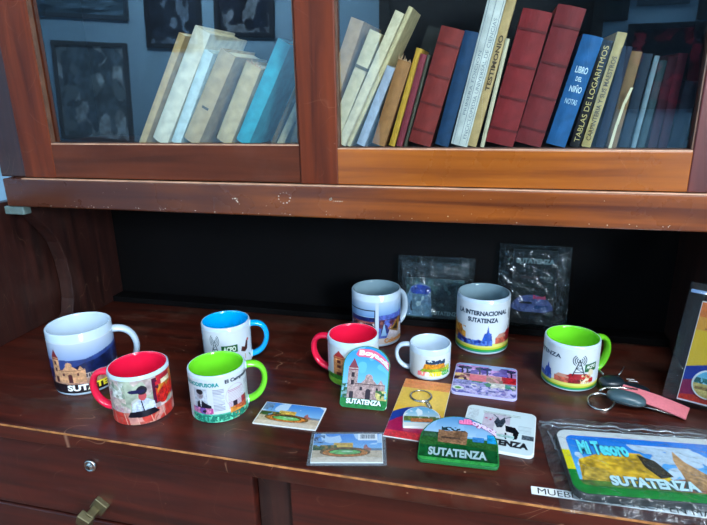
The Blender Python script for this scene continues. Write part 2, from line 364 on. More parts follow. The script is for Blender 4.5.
# drawer fronts
dpart(MB().box(XL, .513, -.75, XL+.03, .55, -.022), 'stile', M_carc)
dpart(MB().box(-.254, .510, -.75, -.211, .55, -.022), 'stile', M_carc, bevel=.001)
dpart(MB().box(XR-.03, .513, -.75, XR, .55, -.022), 'stile', M_carc)
dpart(MB().box(XL, .515, -.76, XR, .95, -.73), 'plinth', M_carc)
for cx0, cx1, lock in ((XL+.032, -.256, True), (-.209, XR-.032, False)):
    for k, (z0, z1) in enumerate(((-.142, -.026), (-.36, -.146), (-.55, -.364), (-.728, -.554))):
        dr = dpart(MB().box(cx0, .500, z0, cx1, .53, z1), 'drawer', M_drawer, bevel=.002)
        def sub(mb, name, m, **kk):
            bmesh.ops.transform(mb.bm, matrix=DM, verts=mb.bm.verts); return mb.build(name, m, dr, **kk)
        if k == 0 and lock:
            Mk = Matrix.Translation((-.4815, .500, -.055)) @ Matrix.Rotation(R(90), 4, 'X')
            sub(MB().lathe([(0, 0), (.0085, 0), (.0088, .003), (.0068, .0055), (.006, .0035), (.0045, .0035), (.004, .0060), (0, .0060)], 32, Mk), 'lock', M_steel, smooth=True)
            sub(MB().box(-.4821, .4935, -.0578, -.4809, .4942, -.0522), 'keyhole', mat('keyhole_black', (8, 8, 8)))
        if k == 0:
            cxx = -.484 if lock else .06
            # square faceted pull on a short neck with a tilted square backplate
            zc = -.121
            T = Matrix.Translation((cxx+.006, .497, zc+.004)) @ Matrix.Rotation(R(38), 4, 'Y')
            mb = MB().box(-.0100, -.004, -.0100, .0100, .004, .0100, T)
            T2 = Matrix.Translation((cxx+.001, .487, zc-.001)) @ Matrix.Rotation(R(30), 4, 'Y')
            mb.box(-.0055, -.008, -.0055, .0055, .008, .0055, T2)
            T3 = Matrix.Translation((cxx-.005, .480, zc-.006)) @ Matrix.Rotation(R(28), 4, 'Y') @ Matrix.Rotation(R(12), 4, 'X')
            mb.box(-.0095, -.0055, -.0100, .0095, .0055, .0100, T3)
            sub(mb, 'pull_knob', M_brass, bevel=.0012)
    
# ------------------------------------------------------------------ glazed bookcase on top
bc_loc = Vector((-.2225, .8, .235)); bc = empty('glazed_bookcase', bc_loc, 0, 'dark wooden bookcase with two glazed doors standing on the desk brackets', 'bookcase')
BM_ = Matrix.Translation(-bc_loc)
def bpart(mb, name, m, parent=None, **k):
    bmesh.ops.transform(mb.bm, matrix=BM_, verts=mb.bm.verts); return mb.build(name, m, parent or bc, **k)
CX0, CX1, CT = -.758, .287, 1.02
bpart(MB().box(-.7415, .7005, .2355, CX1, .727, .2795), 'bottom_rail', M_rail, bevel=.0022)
bpart(MB().box(-.705, .7003, .2788, CX1-.004, .7075, .2803), 'rail_edge_highlight', M_bead, bevel=.0004)  # pale strip paints the light caught along the rail's top edge
bpart(MB().box(CX0, .727, .300, CX1, .95, .326), 'shelf', M_carc)
bpart(MB().box(CX0, .727, .2355, CX1, .95, .25), 'bottom_board', M_back)
bpart(MB().box(CX0+.018, .727, .62, CX1-.018, .94, .638), 'shelf', M_carc)
bpart(MB().box(CX0-.01, .69, CT, CX1+.01, .955, CT+.03), 'cornice', M_doorV, bevel=.004)
bpart(MB().box(CX0, .94, .25, CX1, .95, CT), 'back_board', M_shelfback)
for x0, x1 in ((CX0, CX0+.018), (CX1-.018, CX1)):
    bpart(MB().box(x0, .735, .25, x1, .94, CT), 'side_board', M_shelfback)
bpart(MB().box(CX0, .716, .2800, -.7055, .735, CT), 'stile', M_carc, bevel=.002)
bpart(MB().box(.2605, .709, .2805, CX1, .735, CT), 'stile', M_doorR2, bevel=.002)
def door(x0, x1, gx0, gx1, gz0, gz1, yf, mr, ms, ms2, bead):
    d = bpart(MB().box(gx0-.001, yf, .2815, gx1+.001, yf+.02, gz0), 'door', mr, bevel=.0015)   # the door's bottom rail carries the rest
    bpart(MB().box(gx0-.001, yf, gz1, gx1+.001, yf+.02, CT-.004), 'top_rail', mr, d, bevel=.0015)
    bpart(MB().box(x0, yf-.0008, .2812, gx0, yf+.021, CT-.004), 'stile', ms, d, bevel=.0015)
    bpart(MB().box(gx1, yf-.0008, .2812, x1, yf+.021, CT-.004), 'stile', ms2, d, bevel=.0015)
    bpart(MB().box(gx0, yf+.010, gz0, gx1, yf+.0125, gz1), 'glass_pane', M_glass, d)
    b = MB()
    for q in ((gx0, gz0, gx1, gz0+.0022), (gx0, gz1-.002, gx1, gz1)): b.box(q[0], yf+.001, q[1], q[2], yf+.008, q[3])
    for q in ((gx0, gz0, gx0+.0018, gz1), (gx1-.0018, gz0, gx1, gz1)): b.box(q[0], yf+.001, q[1], q[2], yf+.008, q[3])
    bpart(b, 'glazing_bead', bead, d)
    bpart(MB().box(gx0, yf+.0003, gz0-.0003, gx1, yf+.006, gz0+.0012), 'pale_bead_edge', M_bead, d)  # thin pale line along the lower edge of the glass
    return d
M_gbead = mat('glazing_bead_wood', (92, 60, 42), rough=0.5, noise=0.35, scale=50)
door(-.703, -.2505, -.6455, -.252, .3318, .95, .7075, M_doorL, M_doorV, M_doorV, M_gbead)
door(-.250, .2585, -.1975, .2195, .3280, .95, .7045, M_doorR, M_doorV, M_doorR2, M_gbead)
bpart(MB().box(-.753, .704, .2215, -.716, .7195, .2345), 'metal_clip', M_clip, bevel=.0015)
# scars in the varnish of the rail: small irregular flakes of filler
rnd = random.Random(5); ch = MB()
def flake(x, z, r):
    n = 7; ch.poly([(x+r*rnd.uniform(.4, 1)*math.cos(2*math.pi*i/n), .70035, z+.8*r*rnd.uniform(.4, 1)*math.sin(2*math.pi*i/n)) for i in range(n)])
for i in range(11):
    a = i*2*math.pi/11; flake(-.274+.0085*math.cos(a), .262+.0075*math.sin(a), rnd.choice([.0008, .0014, .0018]))
for i in range(6): flake(-.345+rnd.uniform(-.008, .008), .258+rnd.uniform(-.007, .007), rnd.uniform(.0008, .002))
flake(-.208, .262, .0035); flake(-.2085, .262, .0028)
for i in range(5): flake(-.204+.003*i, .2595, .0011)
for i in range(46): flake(rnd.uniform(-.66, .23), .2385+abs(rnd.gauss(0, .0022)), rnd.uniform(.0005, .0013))
for i in range(12): flake(rnd.uniform(-.62, .2), rnd.uniform(.245, .276), rnd.uniform(.0005, .0009))
tag(bpart(ch, 'varnish_chips', M_chip), kind='stuff')

# ------------------------------------------------------------------ books behind the glass
def cloth(name, c, n=.2):
    g = sum(c)/3; c = [255*((v*.86+g*.14)/255)**1.28 for v in c]
    return mat(name, (c[0]*1.03, c[1], c[2]), rough=.65, noise=n, scale=70, bump=.4, spec=.3)
BOOKS = [
 # key, corner x, lean, length, thickness, colour, kind-name, label
 ('a',-.5187,29.9,.1758,.0105,(196,170,120),'book','thin tan book at the far left of the left shelf row'),
 ('b',-.4810,30.1,.1774,.0250,(216,212,190),'book','tall cream-white book, tallest behind the left door'),
 ('c',-.4590,28.4,.1447,.0150,(196,214,212),'book','pale blue-white slim book between the tall cream one and a tan one'),
 ('d',-.4292,30.6,.1421,.0250,(190,168,128),'book','tan paper-bound book left of the gap, with a dark stain on its spine'),
 ('e',-.3772,28.2,.1197,.0240,(198,178,136),'book','short mottled beige book with torn top beside the turquoise book'),
 ('f',-.3487,28.7,.1539,.0205,(40,170,186),'book','bright turquoise book leaning behind the left door'),
 ('g',-.3083,27.9,.0898,.0062,(110,92,50),'booklet','low olive-brown booklet right of the turquoise book'),
 ('g2',-.2946,29.5,.0800,.0100,(186,176,140),'booklet','low grey-cream booklet just left of the centre stile'),
 ('g3',-.2735,23.2,.0800,.0150,(168,146,110),'booklet','low tan booklet half hidden by the centre stile, leftward side'),
 ('h1',-.2360,21.5,.1721,.0180,(178,150,112),'booklet','brown-beige folder at the left end of the right shelf row'),
 ('h2',-.2152,24.6,.1583,.0170,(206,196,160),'booklet','cream paper bundle tied with a band'),
 ('h3',-.2010,26.1,.1854,.0130,(216,208,176),'booklet','tall cream booklet leaning behind the right door, left part'),
 ('h4',-.1940,26.5,.1930,.0060,(206,194,150),'booklet','very thin tall cream booklet leaning over the paper sheet'),
 ('h5',-.1736,23.0,.1098,.0180,(168,180,196),'booklet','low pale blue-grey booklet left of the brown book'),
 ('i',-.1455,18.4,.1132,.0262,(176,128,76),'book','low light brown book with worn frayed spine top'),
 ('j',-.1316,16.2,.1290,.0080,(206,166,50),'booklet','thin mustard yellow booklet'),
 ('k',-.1206,15.1,.1207,.0084,(150,58,72),'booklet','thin dull pink booklet beside the mustard yellow one'),
 ('l',-.1152,14.4,.1201,.0050,(96,96,80),'booklet','very thin grey-green booklet against the first red book'),
 ('m',-.0827,15.6,.1486,.0300,(150,52,44),'book','worn rust red book, left of the blue cloth book and shorter than the other reds'),
 ('n',-.0588,13.5,.1442,.0198,(26,76,116),'book','navy blue cloth book between the rust red book and the white volume'),
 ('o',-.0339,12.5,.1980,.0220,(206,212,206),'book','tall white volume with ruled lines of print on its spine'),
 ('p',-.0223,12.7,.1980,.0112,(196,170,118),'book','tall slim tan volume with dark lettering beside the white one'),
 ('q',-.0120,10.6,.1341,.0080,(206,200,170),'booklet','thin cream booklet left of the large red book'),
 ('r',.0247,12.7,.1630,.0355,(150,38,42),'book','large crimson leather book, leftmost of the two thick ones'),
 ('s',.0592,13.6,.1662,.0330,(140,44,48),'book','large faded crimson leather book next to the blue volume with white letters'),
 ('t',.0888,13.9,.1327,.0240,(36,110,166),'book','bright blue book with small white lettering'),
 ('u',.1061,11.7,.1278,.0150,(30,28,40),'book','black book with gold title about logarithm tables'),
 ('v',.1191,11.6,.1361,.0110,(190,172,116),'book','slim cream book with dark vertical lettering right of the black one'),
 ('w',.1343,9.3,.1193,.0125,(22,42,72),'book','dark navy book right of the slim cream lettered book'),
 ('x',.1493,8.1,.1129,.0132,(140,114,78),'book','khaki brown book with a pale paper slip in front'),
 ('y',.1636,7.1,.1101,.0116,(18,50,72),'book','dark teal book right of the khaki brown one'),
 ('z',.1710,7.0,.1076,.0056,(120,146,156),'booklet','thin blue-grey booklet between the two dark teal books'),
 ('A',.1811,6.9,.1018,.0082,(54,84,92),'booklet','slate teal booklet, right of the thin blue-grey one'),
 ('B',.1946,5.0,.1060,.0116,(84,22,44),'book','dark maroon book, leftmost of three near the right stile'),
 ('D',.2069,3.9,.1090,.0102,(110,26,50),'book','wine red book in the middle of three near the right stile'),
 ('E',.2243,6.2,.0772,.0160,(52,50,66),'book','low charcoal book at the right end of the shelf row'),
]
def make_book(key, cx, lean, L, th, col, kind, label):
    rd = random.Random(key); soft = kind == 'booklet' or th < .012
    depth = .075 if key in ('h3', 'h4', 'h5', 'i', 'j', 'k', 'l', 'm', 'dk') else rd.uniform(.105, .13); ys = .7555 + rd.uniform(0, .004)
    t = empty(kind, (cx, ys, .3262), 0, label, 'book')
    t.rotation_euler = (0, R(lean), 0)
    # local frame: x from -th to 0, spine at y=0, z up
    cov = MB(); n = 10; b = .0012 if soft else .0022; bulge = .0012 if soft else min(.004, th*.16)
    outer = [(-th*i/n, -bulge*math.sin(math.pi*i/n)) for i in range(n+1)]
    outl = outer + [(-th, depth), (-th+b, depth), (-th+b, b)] + [(-b, b), (-b, depth), (0, depth)]
    cov.prism(outl, lambda p, q: (p[0], p[1], q), 0, L)
    c = cov.build('cover', cloth('cover_'+kind, col), t)
    i_ = .0 if soft else .003
    MB().box(-th+b, b, i_+.0003, -b, depth-i_, L-i_-.0006).build('pages', M_page, t)
    surf = lambda u, v, off: (-th+u*th, -bulge*math.sin(math.pi*min(1, max(0, u)))-off, L*(1-v))
    return t, c, surf, th, L
def bands(c_parent, th, L, bulge, zs, col, wd=.0016):
    for z in zs:
        mb = MB(); n = 8
        o = [(-th*i/n, -bulge*math.sin(math.pi*i/n)-.0009) for i in range(n+1)]+[(-th, .001), (0, .001)]
        mb.prism(o, lambda p, q: (p[0], p[1], q), z*L-wd/2, z*L+wd/2); mb.build('spine_band', cloth('spine_band_cloth', col), c_parent)
def up(t):      # text running up the spine: swap picture axes
    return lambda u, v: (v, 1-u)
def quad2(b):
    a = R(b[2]); f = lambda x, z: (b[1]+x*math.cos(a)+z*math.sin(a), -x*math.sin(a)+z*math.cos(a))
    return np.array([f(-b[4], 0), f(0, 0), f(0, b[3]), f(-b[4], b[3])])
def pen2(A, B):
    best = 9
    for P in (A, B):
        for i in range(4):
            e = P[(i+1) % 4]-P[i]; n = np.array([e[1], -e[0]])/np.hypot(*e); a = A@n; b = B@n
            o = min(a.max(), b.max())-max(a.min(), b.min())
            if o <= 0: return 0
            best = min(best, o)
    return best
BOOKS = [list(b) for b in BOOKS]
for i_, b_ in enumerate(BOOKS):            # slim each book down until it no longer cuts into the ones on its left
    for a_ in BOOKS[max(0, i_-3):i_]:
        for _ in range(8):
            p_ = pen2(quad2(a_), quad2(b_))
            if p_ <= 0: break
            k_ = p_/2+.0001; b_[4] = max(.004, b_[4]-k_); a_[2] += .0; a_[1] -= .0; a_[4] = max(.004, a_[4]-0.0)
            if b_[4] <= .004: a_[1] -= k_; 
for row in BOOKS:
    t, c, surf, th, L = make_book(*row); k = row[0]; bulge = min(.004, th*.16)
    if k in 'mrs': bands(t, th, L, bulge, (.12, .36, .60, .86), tuple(int(v*.8) for v in row[5]), .003)
    if k == 'u': lettering([('TABLAS DE LOGARITMOS', .05, .25, .95, .78, (206, 180, 110), .0005, .0, up(0))], surf, t)
    if k == 'v': lettering([('CARPINTERIA Y SUS MAESTROS', .06, .25, .80, .75, (70, 55, 40), .0004, .02, up(0))], surf, t)
    if k == 't': lettering([('LIBRO', .2, .27, .8, .33, (200, 220, 230), .0005), ('DEL', .35, .36, .65, .40, (200, 220, 230), .0005), ('NIÑO', .22, .43, .82, .50, (200, 220, 230), .0005), ('NOTAS', .2, .56, .8, .61, (170, 200, 220), .0005)], surf, t)
    if k == 'p': lettering([('TESTIMONIO', .36, .25, .70, .75, (70, 50, 30), .0004, .03, up(0))], surf, t)
    if k == 'o':
        lettering([('ENCICLOPEDIA UNIVERSAL DE CIENCIAS', .05, .62, .8, .82, (110, 120, 130), .0004, 0, up(0)), ('PRIMERA EDICION', .2, .25, .6, .42, (120, 128, 136), .0004, 0, up(0))], surf, t)
        mb = MB()
        for u in (.12, .5, .9): mb.box(-th+u*th-.0003, -bulge*math.sin(math.pi*u)-.0006, .002, -th+u*th+.0003, 0, L-.002)
        mb.build('ruled_line', mat('grey_ink', (120, 130, 138)), t)
    if k == 'h2': MB().box(-th-.0006, -.002, .108, .0006, .06, .112).build('band', mat('string_band', (90, 80, 60)), t)
    if k == 'd': MB().box(-th*.62, -.0042, .055, -th*.22, -.0015, .0585).build('stain', mat('ink_stain', (80, 70, 55)), t)
    if k in ('e', 'i'):      # frayed head of the spine
        mb = MB(); rr = random.Random(k)
        for q in range(7):
            x = -th*(q+.5)/7; hh = rr.uniform(.002, .009)
            mb.poly([(x-th/14, -.002, L), (x+th/14, -.002, L), (x+rr.uniform(-.002, .002), -.003-rr.uniform(0, .003), L+hh)])
        mb.build('frayed_edge', cloth('frayed_paper', (206, 170, 130)), t)
# dark book standing further back and the loose paper slip
t = empty('book', (-.127, .842, .3262), 0, 'dark grey-green book set back behind the brown and yellow ones', 'book'); t.rotation_euler = (0, R(20), 0)
MB().box(-.028, 0, 0, 0, .002, .161).box(-.028, .002, 0, -.026, .09, .161).box(-.002, .002, 0, 0, .09, .161).build('cover', cloth('cover_book', (36, 44, 44)), t)
MB().box(-.026, .002, .003, -.002, .087, .158).build('pages', M_page, t)
sl = MB()
P = [(.1385, .326), (.1435, .355), (.149, .380), (.1555, .398)]
for (xa, za), (xb, zb) in zip(P[:-1], P[1:]): sl.poly([(xa, .7495, za), (xa+.0035, .7495, za), (xb+.003, .7495, zb), (xb, .7495, zb)])
tag(sl.build('paper_slip', mat('cream_paper', (214, 204, 170), rough=.9)), 'narrow curved cream paper slip standing in front of the khaki brown book', 'paper')
bpy.data.objects['paper_slip'].modifiers.new('s', 'SOLIDIFY').thickness = .0003

# ------------------------------------------------------------------ mugs
def mug(loc, r, h, hang, m_in, m_handle, label, hsize=(.024, .6), name='mug', wall=.0035):
    t = empty(name, loc, 0, label, 'mug', None)
    b = MB(); f = .0025
    b.lathe([(0, .0025), (r-.008, .0025), (r-.0075, 0), (r-.004, 0), (r-.0008, .0022), (r, .005), (r, h-.0016), (r-.0009, h-.0003), (r-.0018, h),
             (r-wall+.0006, h-.0008), (r-wall, h-.003), (r-wall, .012), (r-wall-.006, .006), (0, .006)], 96)
    hw, hk = hsize
    z0, z1 = h*(.5-hk/2), h*(.5+hk/2)
    def path(n=28):
        pts = []
        for i in range(n+1):
            a = -math.pi/2 + math.pi*i/n
            ex = abs(math.cos(a))**.75*hw; zz = (z0+z1)/2 + math.sin(a)*(z1-z0)/2
            zz += (.075*h if h < .075 else .0)*math.cos(a)
            pts.append(Vector((r-.002+ex, 0, zz)))
        return pts
    P = path(); rot = Matrix.Rotation(R(hang), 4, 'Z')
    PP = [rot @ p for p in P]
    side = rot @ Vector((0, 1, 0))
    body = b.build('body', M_white, t, smooth=True)
    if m_handle is not M_white:
        for e_ in (P[0], P[-1]):
            MB().tube([rot @ Vector((r-.003, 0, e_.z)), rot @ Vector((r+.0012, 0, e_.z))], .0078, .006, 16, side).build('handle_root', M_white, t, bevel=.001)
    k = h/.09
    MB().tube(PP, .0074*min(1, k+.12), .0046*min(1, k+.12), 14, side, scale=lambda s: 1+.12*abs(2*s-1)**3).build('handle', m_handle, t, smooth=True)
    if m_in is not M_white:
        MB().lathe([(r-.0022, h+.00005), (r-wall+.0003, h-.0006), (r-wall-.0003, h-.003), (r-wall-.0003, .012), (r-wall-.006, .0064), (0, .0064)], 96).build('lining', m_in, t, smooth=True)
    face = math.degrees(math.atan2(-loc[1], -loc[0]))
    def surf(a0, a1, v0=0.0, v1=1.0):
        def fn(u, v, off):
            a = R(face + a0 + u*(a1-a0)); z = h*(1-(v0+v*(v1-v0))); rr = r+off
            return (rr*math.cos(a), rr*math.sin(a), z)
        return fn
    return t, surf
SUTA = 'SUTATENZA'
def church(c, x, y, w, h, wall, dk, dome, jit=.25):
    """a twin-naved village church with a bell tower at the left"""
    c.rect(x, y+h*.1, x+w*.26, y+h, wall, jit); c.poly([(x, y+h*.12), (x+w*.13, y-h*.16), (x+w*.26, y+h*.12)], dome)
    c.rect(x+w*.2, y+h*.55, x+w, y+h, wall, jit); c.poly([(x+w*.34, y+h*.57), (x+w*.56, y+h*.30), (x+w*.80, y+h*.57)], wall, jit)
    c.ell(x+w*.56, y+h*.38, w*.10, h*.10, wall, jit); c.poly([(x+w*.8, y+h*.56), (x+w*.88, y+h*.42), (x+w*.96, y+h*.56)], wall, jit)
    for yy in (.26, .48): c.rect(x+w*.09, y+h*yy, x+w*.17, y+h*(yy+.13), dk)
    c.rect(x+w*.07, y+h*.8, x+w*.18, y+h, dk); c.rect(x+w*.50, y+h*.76, x+w*.63, y+h, dk); c.ell(x+w*.565, y+h*.76, w*.065, h*.06, dk)
    c.rect(x+w*.34, y+h*.66, x+w*.40, y+h*.76, dk); c.rect(x+w*.76, y+h*.66, x+w*.82, y+h*.76, dk); c.rect(x, y+h*.16, x+w*.26, y+h*.19, dome); c.rect(x+w*.2, y+h*.56, x+w, y+h*.585, dk)

# 1 big white mug, mountains and church
t, S = mug((-.5579, .6025, 0), .0433, .0931, 35, M_white, M_white, 'tall white mug printed with a sandy church and blue mountains, at the far left', (.031, .66))
c = Cv(200, 110, (214, 226, 240), 3)
c.blend(0, .5, (214, 226, 240), (120, 150, 205)); c.put(c.Y > .42-.16*c.nz(.25)-.12*c.X, (60, 84, 150), .3, .1); c.put(c.Y > .60-.30*c.X-.05*c.nz(.1), (28, 42, 92), .45, .06)
c.put(c.Y > .74-.02*c.nz(.05), (70, 50, 90), .6, .05); c.rect(.42, .62, 1, .72, (196, 176, 170), .5, .03)
for i in range(24): c.rect(.42+.024*i, .64, .432+.024*i, .70, (70, 56, 70))
c.rect(.1, .72, .9, .84, (196, 150, 130), .3); c.put((c.Y > .80+.05*c.X), (36, 26, 34), .5, .05)
church(c, .13, .22, .36, .56, (222, 170, 128), (96, 46, 50), (150, 48, 50)); c.rect(0, 0, 1, .03, (226, 236, 244))
c.build('printed_picture', S(-85, 85, .13, .94), t)
lettering([(SUTA, .28, .83, .96, .955, [(240, 240, 240)]*3+[(240, 220, 60)]*4+[(60, 190, 90)]*2, .0006, .05)], S(-85, 85, .13, .94), t)

# 2 small red-lined mug, person in black hat
t, S = mug((-.4302, .5516, 0), .0377, .069, 196, M_red, M_red, 'short red-lined mug printed with a seated person in a dark hat', (.025, .74))
c = Cv(200, 110, (206, 206, 200), 4)
c.blobs(0, 0, 1, 1, [(196, 176, 176), (216, 196, 190), (180, 190, 170)], .08, .5, .25); c.blobs(0, .25, .3, .7, [(190, 150, 160), (210, 190, 180)], .05, .5)
c.rect(.62, .05, .72, .62, (90, 26, 60), .4); c.rect(.70, .08, 1, .6, (214, 140, 60), .4, .06); c.blobs(.66, .02, 1, .6, [(226, 70, 40), (240, 150, 50), (200, 40, 60)], .05, .55)
c.ell(.76, .5, .09, .17, (216, 40, 34), .5, .03); c.ell(.9, .4, .08, .12, (230, 60, 40), .5, .03); c.rect(.74, .14, .9, .24, (240, 226, 190), .2)
c.blend(.72, 1, (206, 120, 104), (224, 170, 150)); c.blobs(0, .72, 1, 1, [(196, 96, 84), (226, 160, 150), (210, 70, 60)], .07, .5, .2)
for x in (.1, .26, .40, .56, .72): c.line((x, .74), (x+.03, 1), .008, (240, 190, 170))
c.poly([(.36, .74), (.38, .52), (.45, .44), (.56, .44), (.63, .54), (.64, .74)], (206, 216, 240), .25, .03)
c.poly([(.30, .82), (.34, .70), (.62, .68), (.68, .80), (.5, .84)], (24, 24, 40), .3); c.line((.48, .46), (.50, .7), .012, (40, 40, 60))
c.ell(.50, .36, .045, .10, (206, 90, 96)); c.blobs(0, .05, .3, .4, [(150, 170, 150), (216, 222, 214)], .05, .5); c.ell(.50, .23, .06, .10, (26, 28, 46)); c.ell(.44, .25, .10, .045, (30, 34, 84))
c.build('printed_picture', S(-80, 80, .07, .96), t)

# 3 newspaper mug, green lining
t, S = mug((-.3327, .5775, 0), .0367, .0674, 30, M_green, M_green, 'short mug with lime green lining printed like a newspaper, beside the person-in-hat mug', (.026, .76))
c = Cv(220, 120, (224, 228, 232), 5)
c.rect(.16, .22, .34, .74, (196, 202, 214), .2); c.ell(.245, .36, .045, .10, (170, 160, 170), .3, .03); c.put((((c.X-.245)/.048)**2+((c.Y-.29)/.06)**2 < 1), (40, 40, 50))
c.poly([(.18, .78), (.20, .54), (.25, .46), (.31, .54), (.38, .60), (.38, .80)], (28, 30, 46), .3, .03); c.poly([(.235, .47), (.265, .47), (.25, .66)], (226, 228, 232))
c.blobs(.12, .66, .40, .86, [(196, 80, 150), (130, 90, 170), (220, 140, 180)], .035, .45)
for k in range(15):
    for x0, x1 in ((.41, .54), (.585, .80), (.84, .97)):
        if x0 == .585 and k < 2: continue
        c.rect(x0, .235+k*.034, x1-(.03 if k % 4 == 3 else 0), .248+k*.034, (150, 150, 176) if x0 != .585 else (200, 140, 170))
c.ring(.69, .46, .135, .26, .03, (200, 160, 200)); c.rect(.64, .58, .70, .70, (50, 36, 60), .4); c.rect(.77, .56, .86, .76, (170, 50, 60), .4)
c.rect(.1, .80, 1, 1, (90, 200, 170), .3, .05); c.blobs(.60, .70, .86, .98, [(226, 110, 60), (240, 160, 70)], .06, .4); c.blobs(.1, .84, 1, 1, [(40, 160, 130), (30, 120, 100), (120, 220, 180)], .03, .55)
c.build('printed_picture', S(-80, 85, .07, .96), t)
lettering([('RADIODIFUSORA', .02, .07, .49, .165, (20, 140, 140), .0005, .05), ('El Campesino', .56, .04, .95, .15, (24, 36, 60), .0005, .045), (SUTA, .16, .83, .80, .97, (26, 120, 100), .0005, .05)], S(-80, 85, .07, .96), t)

def tower(c, x, y, s, col):
    """radio mast with waves"""
    h = s; w = s*.34/c.asp*1.0
    c.line((x, y), (x-w, y+h), .012, col); c.line((x, y), (x+w, y+h), .012, col)
    for k in (.3, .55, .8): c.line((x-w*k, y+h*k), (x+w*k, y+h*k), .009, col)
    c.line((x-w*.55, y+h*.55), (x+w*.8, y+h*.8), .007, col); c.line((x+w*.3, y+h*.3), (x-w*.55, y+h*.55), .007, col); c.ell(x, y, .018/c.asp*1.3, .02, col)
    for sg in (-1, 1):
        for rr in (.10, .17, .24):
            pr = None
            for a in np.linspace(-.9, .9, 9):
                q = (x+sg*s*rr*1.6/c.asp*math.cos(a), y+s*rr*1.6*math.sin(a))
                if pr: c.line(pr, q, .010, col)
                pr = q
def radio_print(t, S, rot, title=True, sign=True):
    """the radio school design shared by three mugs; rot turns it round the mug"""
    c = Cv(330, 110, (226, 234, 240), 9); f = S(-150+rot, 150+rot, .06, .955)
    c.rect(0, .86, 1, .915, (216, 214, 70)); c.rect(0, .915, 1, .965, (70, 176, 70)); c.put((c.Y > .82+.02*np.sin(c.X*9)) & (c.Y < .88), (236, 236, 130))
    c.rect(0, .955, 1, .985, (40, 160, 150))
    c.poly([(.10, .80), (.10, .56), (.16, .42), (.20, .52), (.26, .50), (.30, .80)], (206, 130, 50), .5, .03); c.blobs(.10, .5, .30, .8, [(160, 80, 30), (230, 170, 70)], .02, .55)
    c.poly([(.20, .83), (.22, .70), (.30, .74), (.36, .76), (.40, .72), (.44, .76), (.50, .80), (.50, .84), (.2, .85)], (36, 76, 170), .4, .02)
    c.poly([(.42, .78), (.44, .60), (.455, .58), (.465, .44), (.475, .58), (.49, .60), (.50, .80)], (30, 90, 190), .4, .02); c.blobs(.26, .74, .5, .85, [(20, 40, 120), (90, 130, 210)], .015, .5)
    c.rect(.52, .68, .62, .82, (206, 110, 90), .4, .02); c.poly([(.52, .70), (.55, .62), (.62, .62), (.64, .70)], (214, 160, 140))
    c.rect(.62, .64, .74, .82, (150, 40, 50), .5, .02); c.poly([(.60, .66), (.63, .58), (.74, .58), (.76, .66)], (176, 40, 50)); c.blobs(.70, .60, .80, .83, [(226, 180, 120), (200, 40, 50), (240, 220, 190)], .015, .5)
    tower(c, .685, .26, .36, (30, 60, 70))
    if sign: c.poly([(.725, .36), (.82, .33), (.82, .52), (.725, .55)], (20, 110, 60)); c.poly([(.75, .56), (.765, .48), (.79, .50), (.80, .58), (.78, .66)], (232, 222, 190))
    c.build('printed_picture', f, t)
    it = [('LA INTERNACIONAL', .235, .145, .61, .24, (14, 46, 70), .0005, .045), (SUTA, .315, .285, .535, .38, (14, 46, 70), .0005, .045)] if title else [(SUTA, .25, .17, .56, .27, (20, 50, 80), .0005, .03)]
    if sign: it.append(('ACPO', .735, .385, .81, .47, (235, 240, 235), .0006, .03, lambda u, v: (u, v-(u-.735)*.3)))
    lettering(it, f, t)
# 4 blue-lined mug: mast, green board and cockerel only
t, S = mug((-.3850, .7090, 0), .0368, .0690, 20, M_blue, M_blue, 'short mug with sky blue lining standing behind the newspaper mug', (.026, .74))
c = Cv(200, 100, (226, 234, 240), 6); tower(c, .28, .24, .42, (40, 84, 90)); c.rect(.39, .38, .66, .58, (24, 104, 50)); 
c.poly([(.72, .60), (.74, .48), (.80, .52), (.84, .36), (.88, .40), (.86, .60), (.80, .66)], (90, 50, 46), .5, .02); c.ell(.88, .36, .025, .04, (200, 60, 50)); c.line((.8, .72), (.8, .84), .01, (200, 140, 60)); c.line((.9, .76), (.94, .84), .02, (60, 150, 90))
c.build('printed_picture', S(-70, 70, .08, .95), t)
lettering([('ACPO', .42, .41, .63, .55, (214, 228, 210), .0005, .04)], S(-70, 70, .08, .95), t)
# 5 tall white mug, pictures framed in white, standing at the back
t, S = mug((-.1747, .8364, 0), .0405, .0905, 52, M_grey, M_white, 'tall white mug with framed mountain and monument photos, behind the red-handled church mug', (.026, .66))
c = Cv(220, 120, (196, 214, 232), 7)
c.blend(0, .35, (200, 218, 236), (120, 164, 214)); c.put((c.Y > .36) & (c.X < .47), (36, 48, 110), .4); c.put((c.Y > .46) & (c.X < .47), (150, 90, 84), .4, .04)
c.blobs(0, .5, .47, 1, [(196, 160, 150), (120, 60, 60), (220, 210, 210), (80, 50, 70)], .05, .5, .3); c.rect(0, .18, .47, .205, (30, 40, 50)); c.rect(.455, .18, .47, .8, (60, 66, 80)); c.rect(.475, 0, .52, 1, (210, 222, 236))
c.put((c.X > .52) & (c.Y > .34-.05*c.X), (90, 110, 190), .3); c.blobs(.52, .42, 1, .75, [(90, 50, 70), (150, 96, 90), (60, 60, 120)], .06, .45); c.poly([(.60, 1), (.70, .62), (.84, .55), (.95, .60), (1, 1)], (214, 206, 214), .1)
c.poly([(.68, .66), (.88, .42), (.93, .46), (.86, .78)], (150, 110, 50), .3); c.poly([(.73, .66), (.85, .52), (.84, .70)], (50, 40, 34)); c.poly([(.55, .8), (.60, .5), (.64, .8)], (150, 190, 226))
c.rect(.5, .86, 1, 1, (220, 210, 206)); c.build('printed_picture', S(-75, 80, .13, .93), t)
lettering([('Colombia', .60, .87, .98, .98, (206, 130, 50), .0005, .05)], S(-75, 80, .13, .93), t)
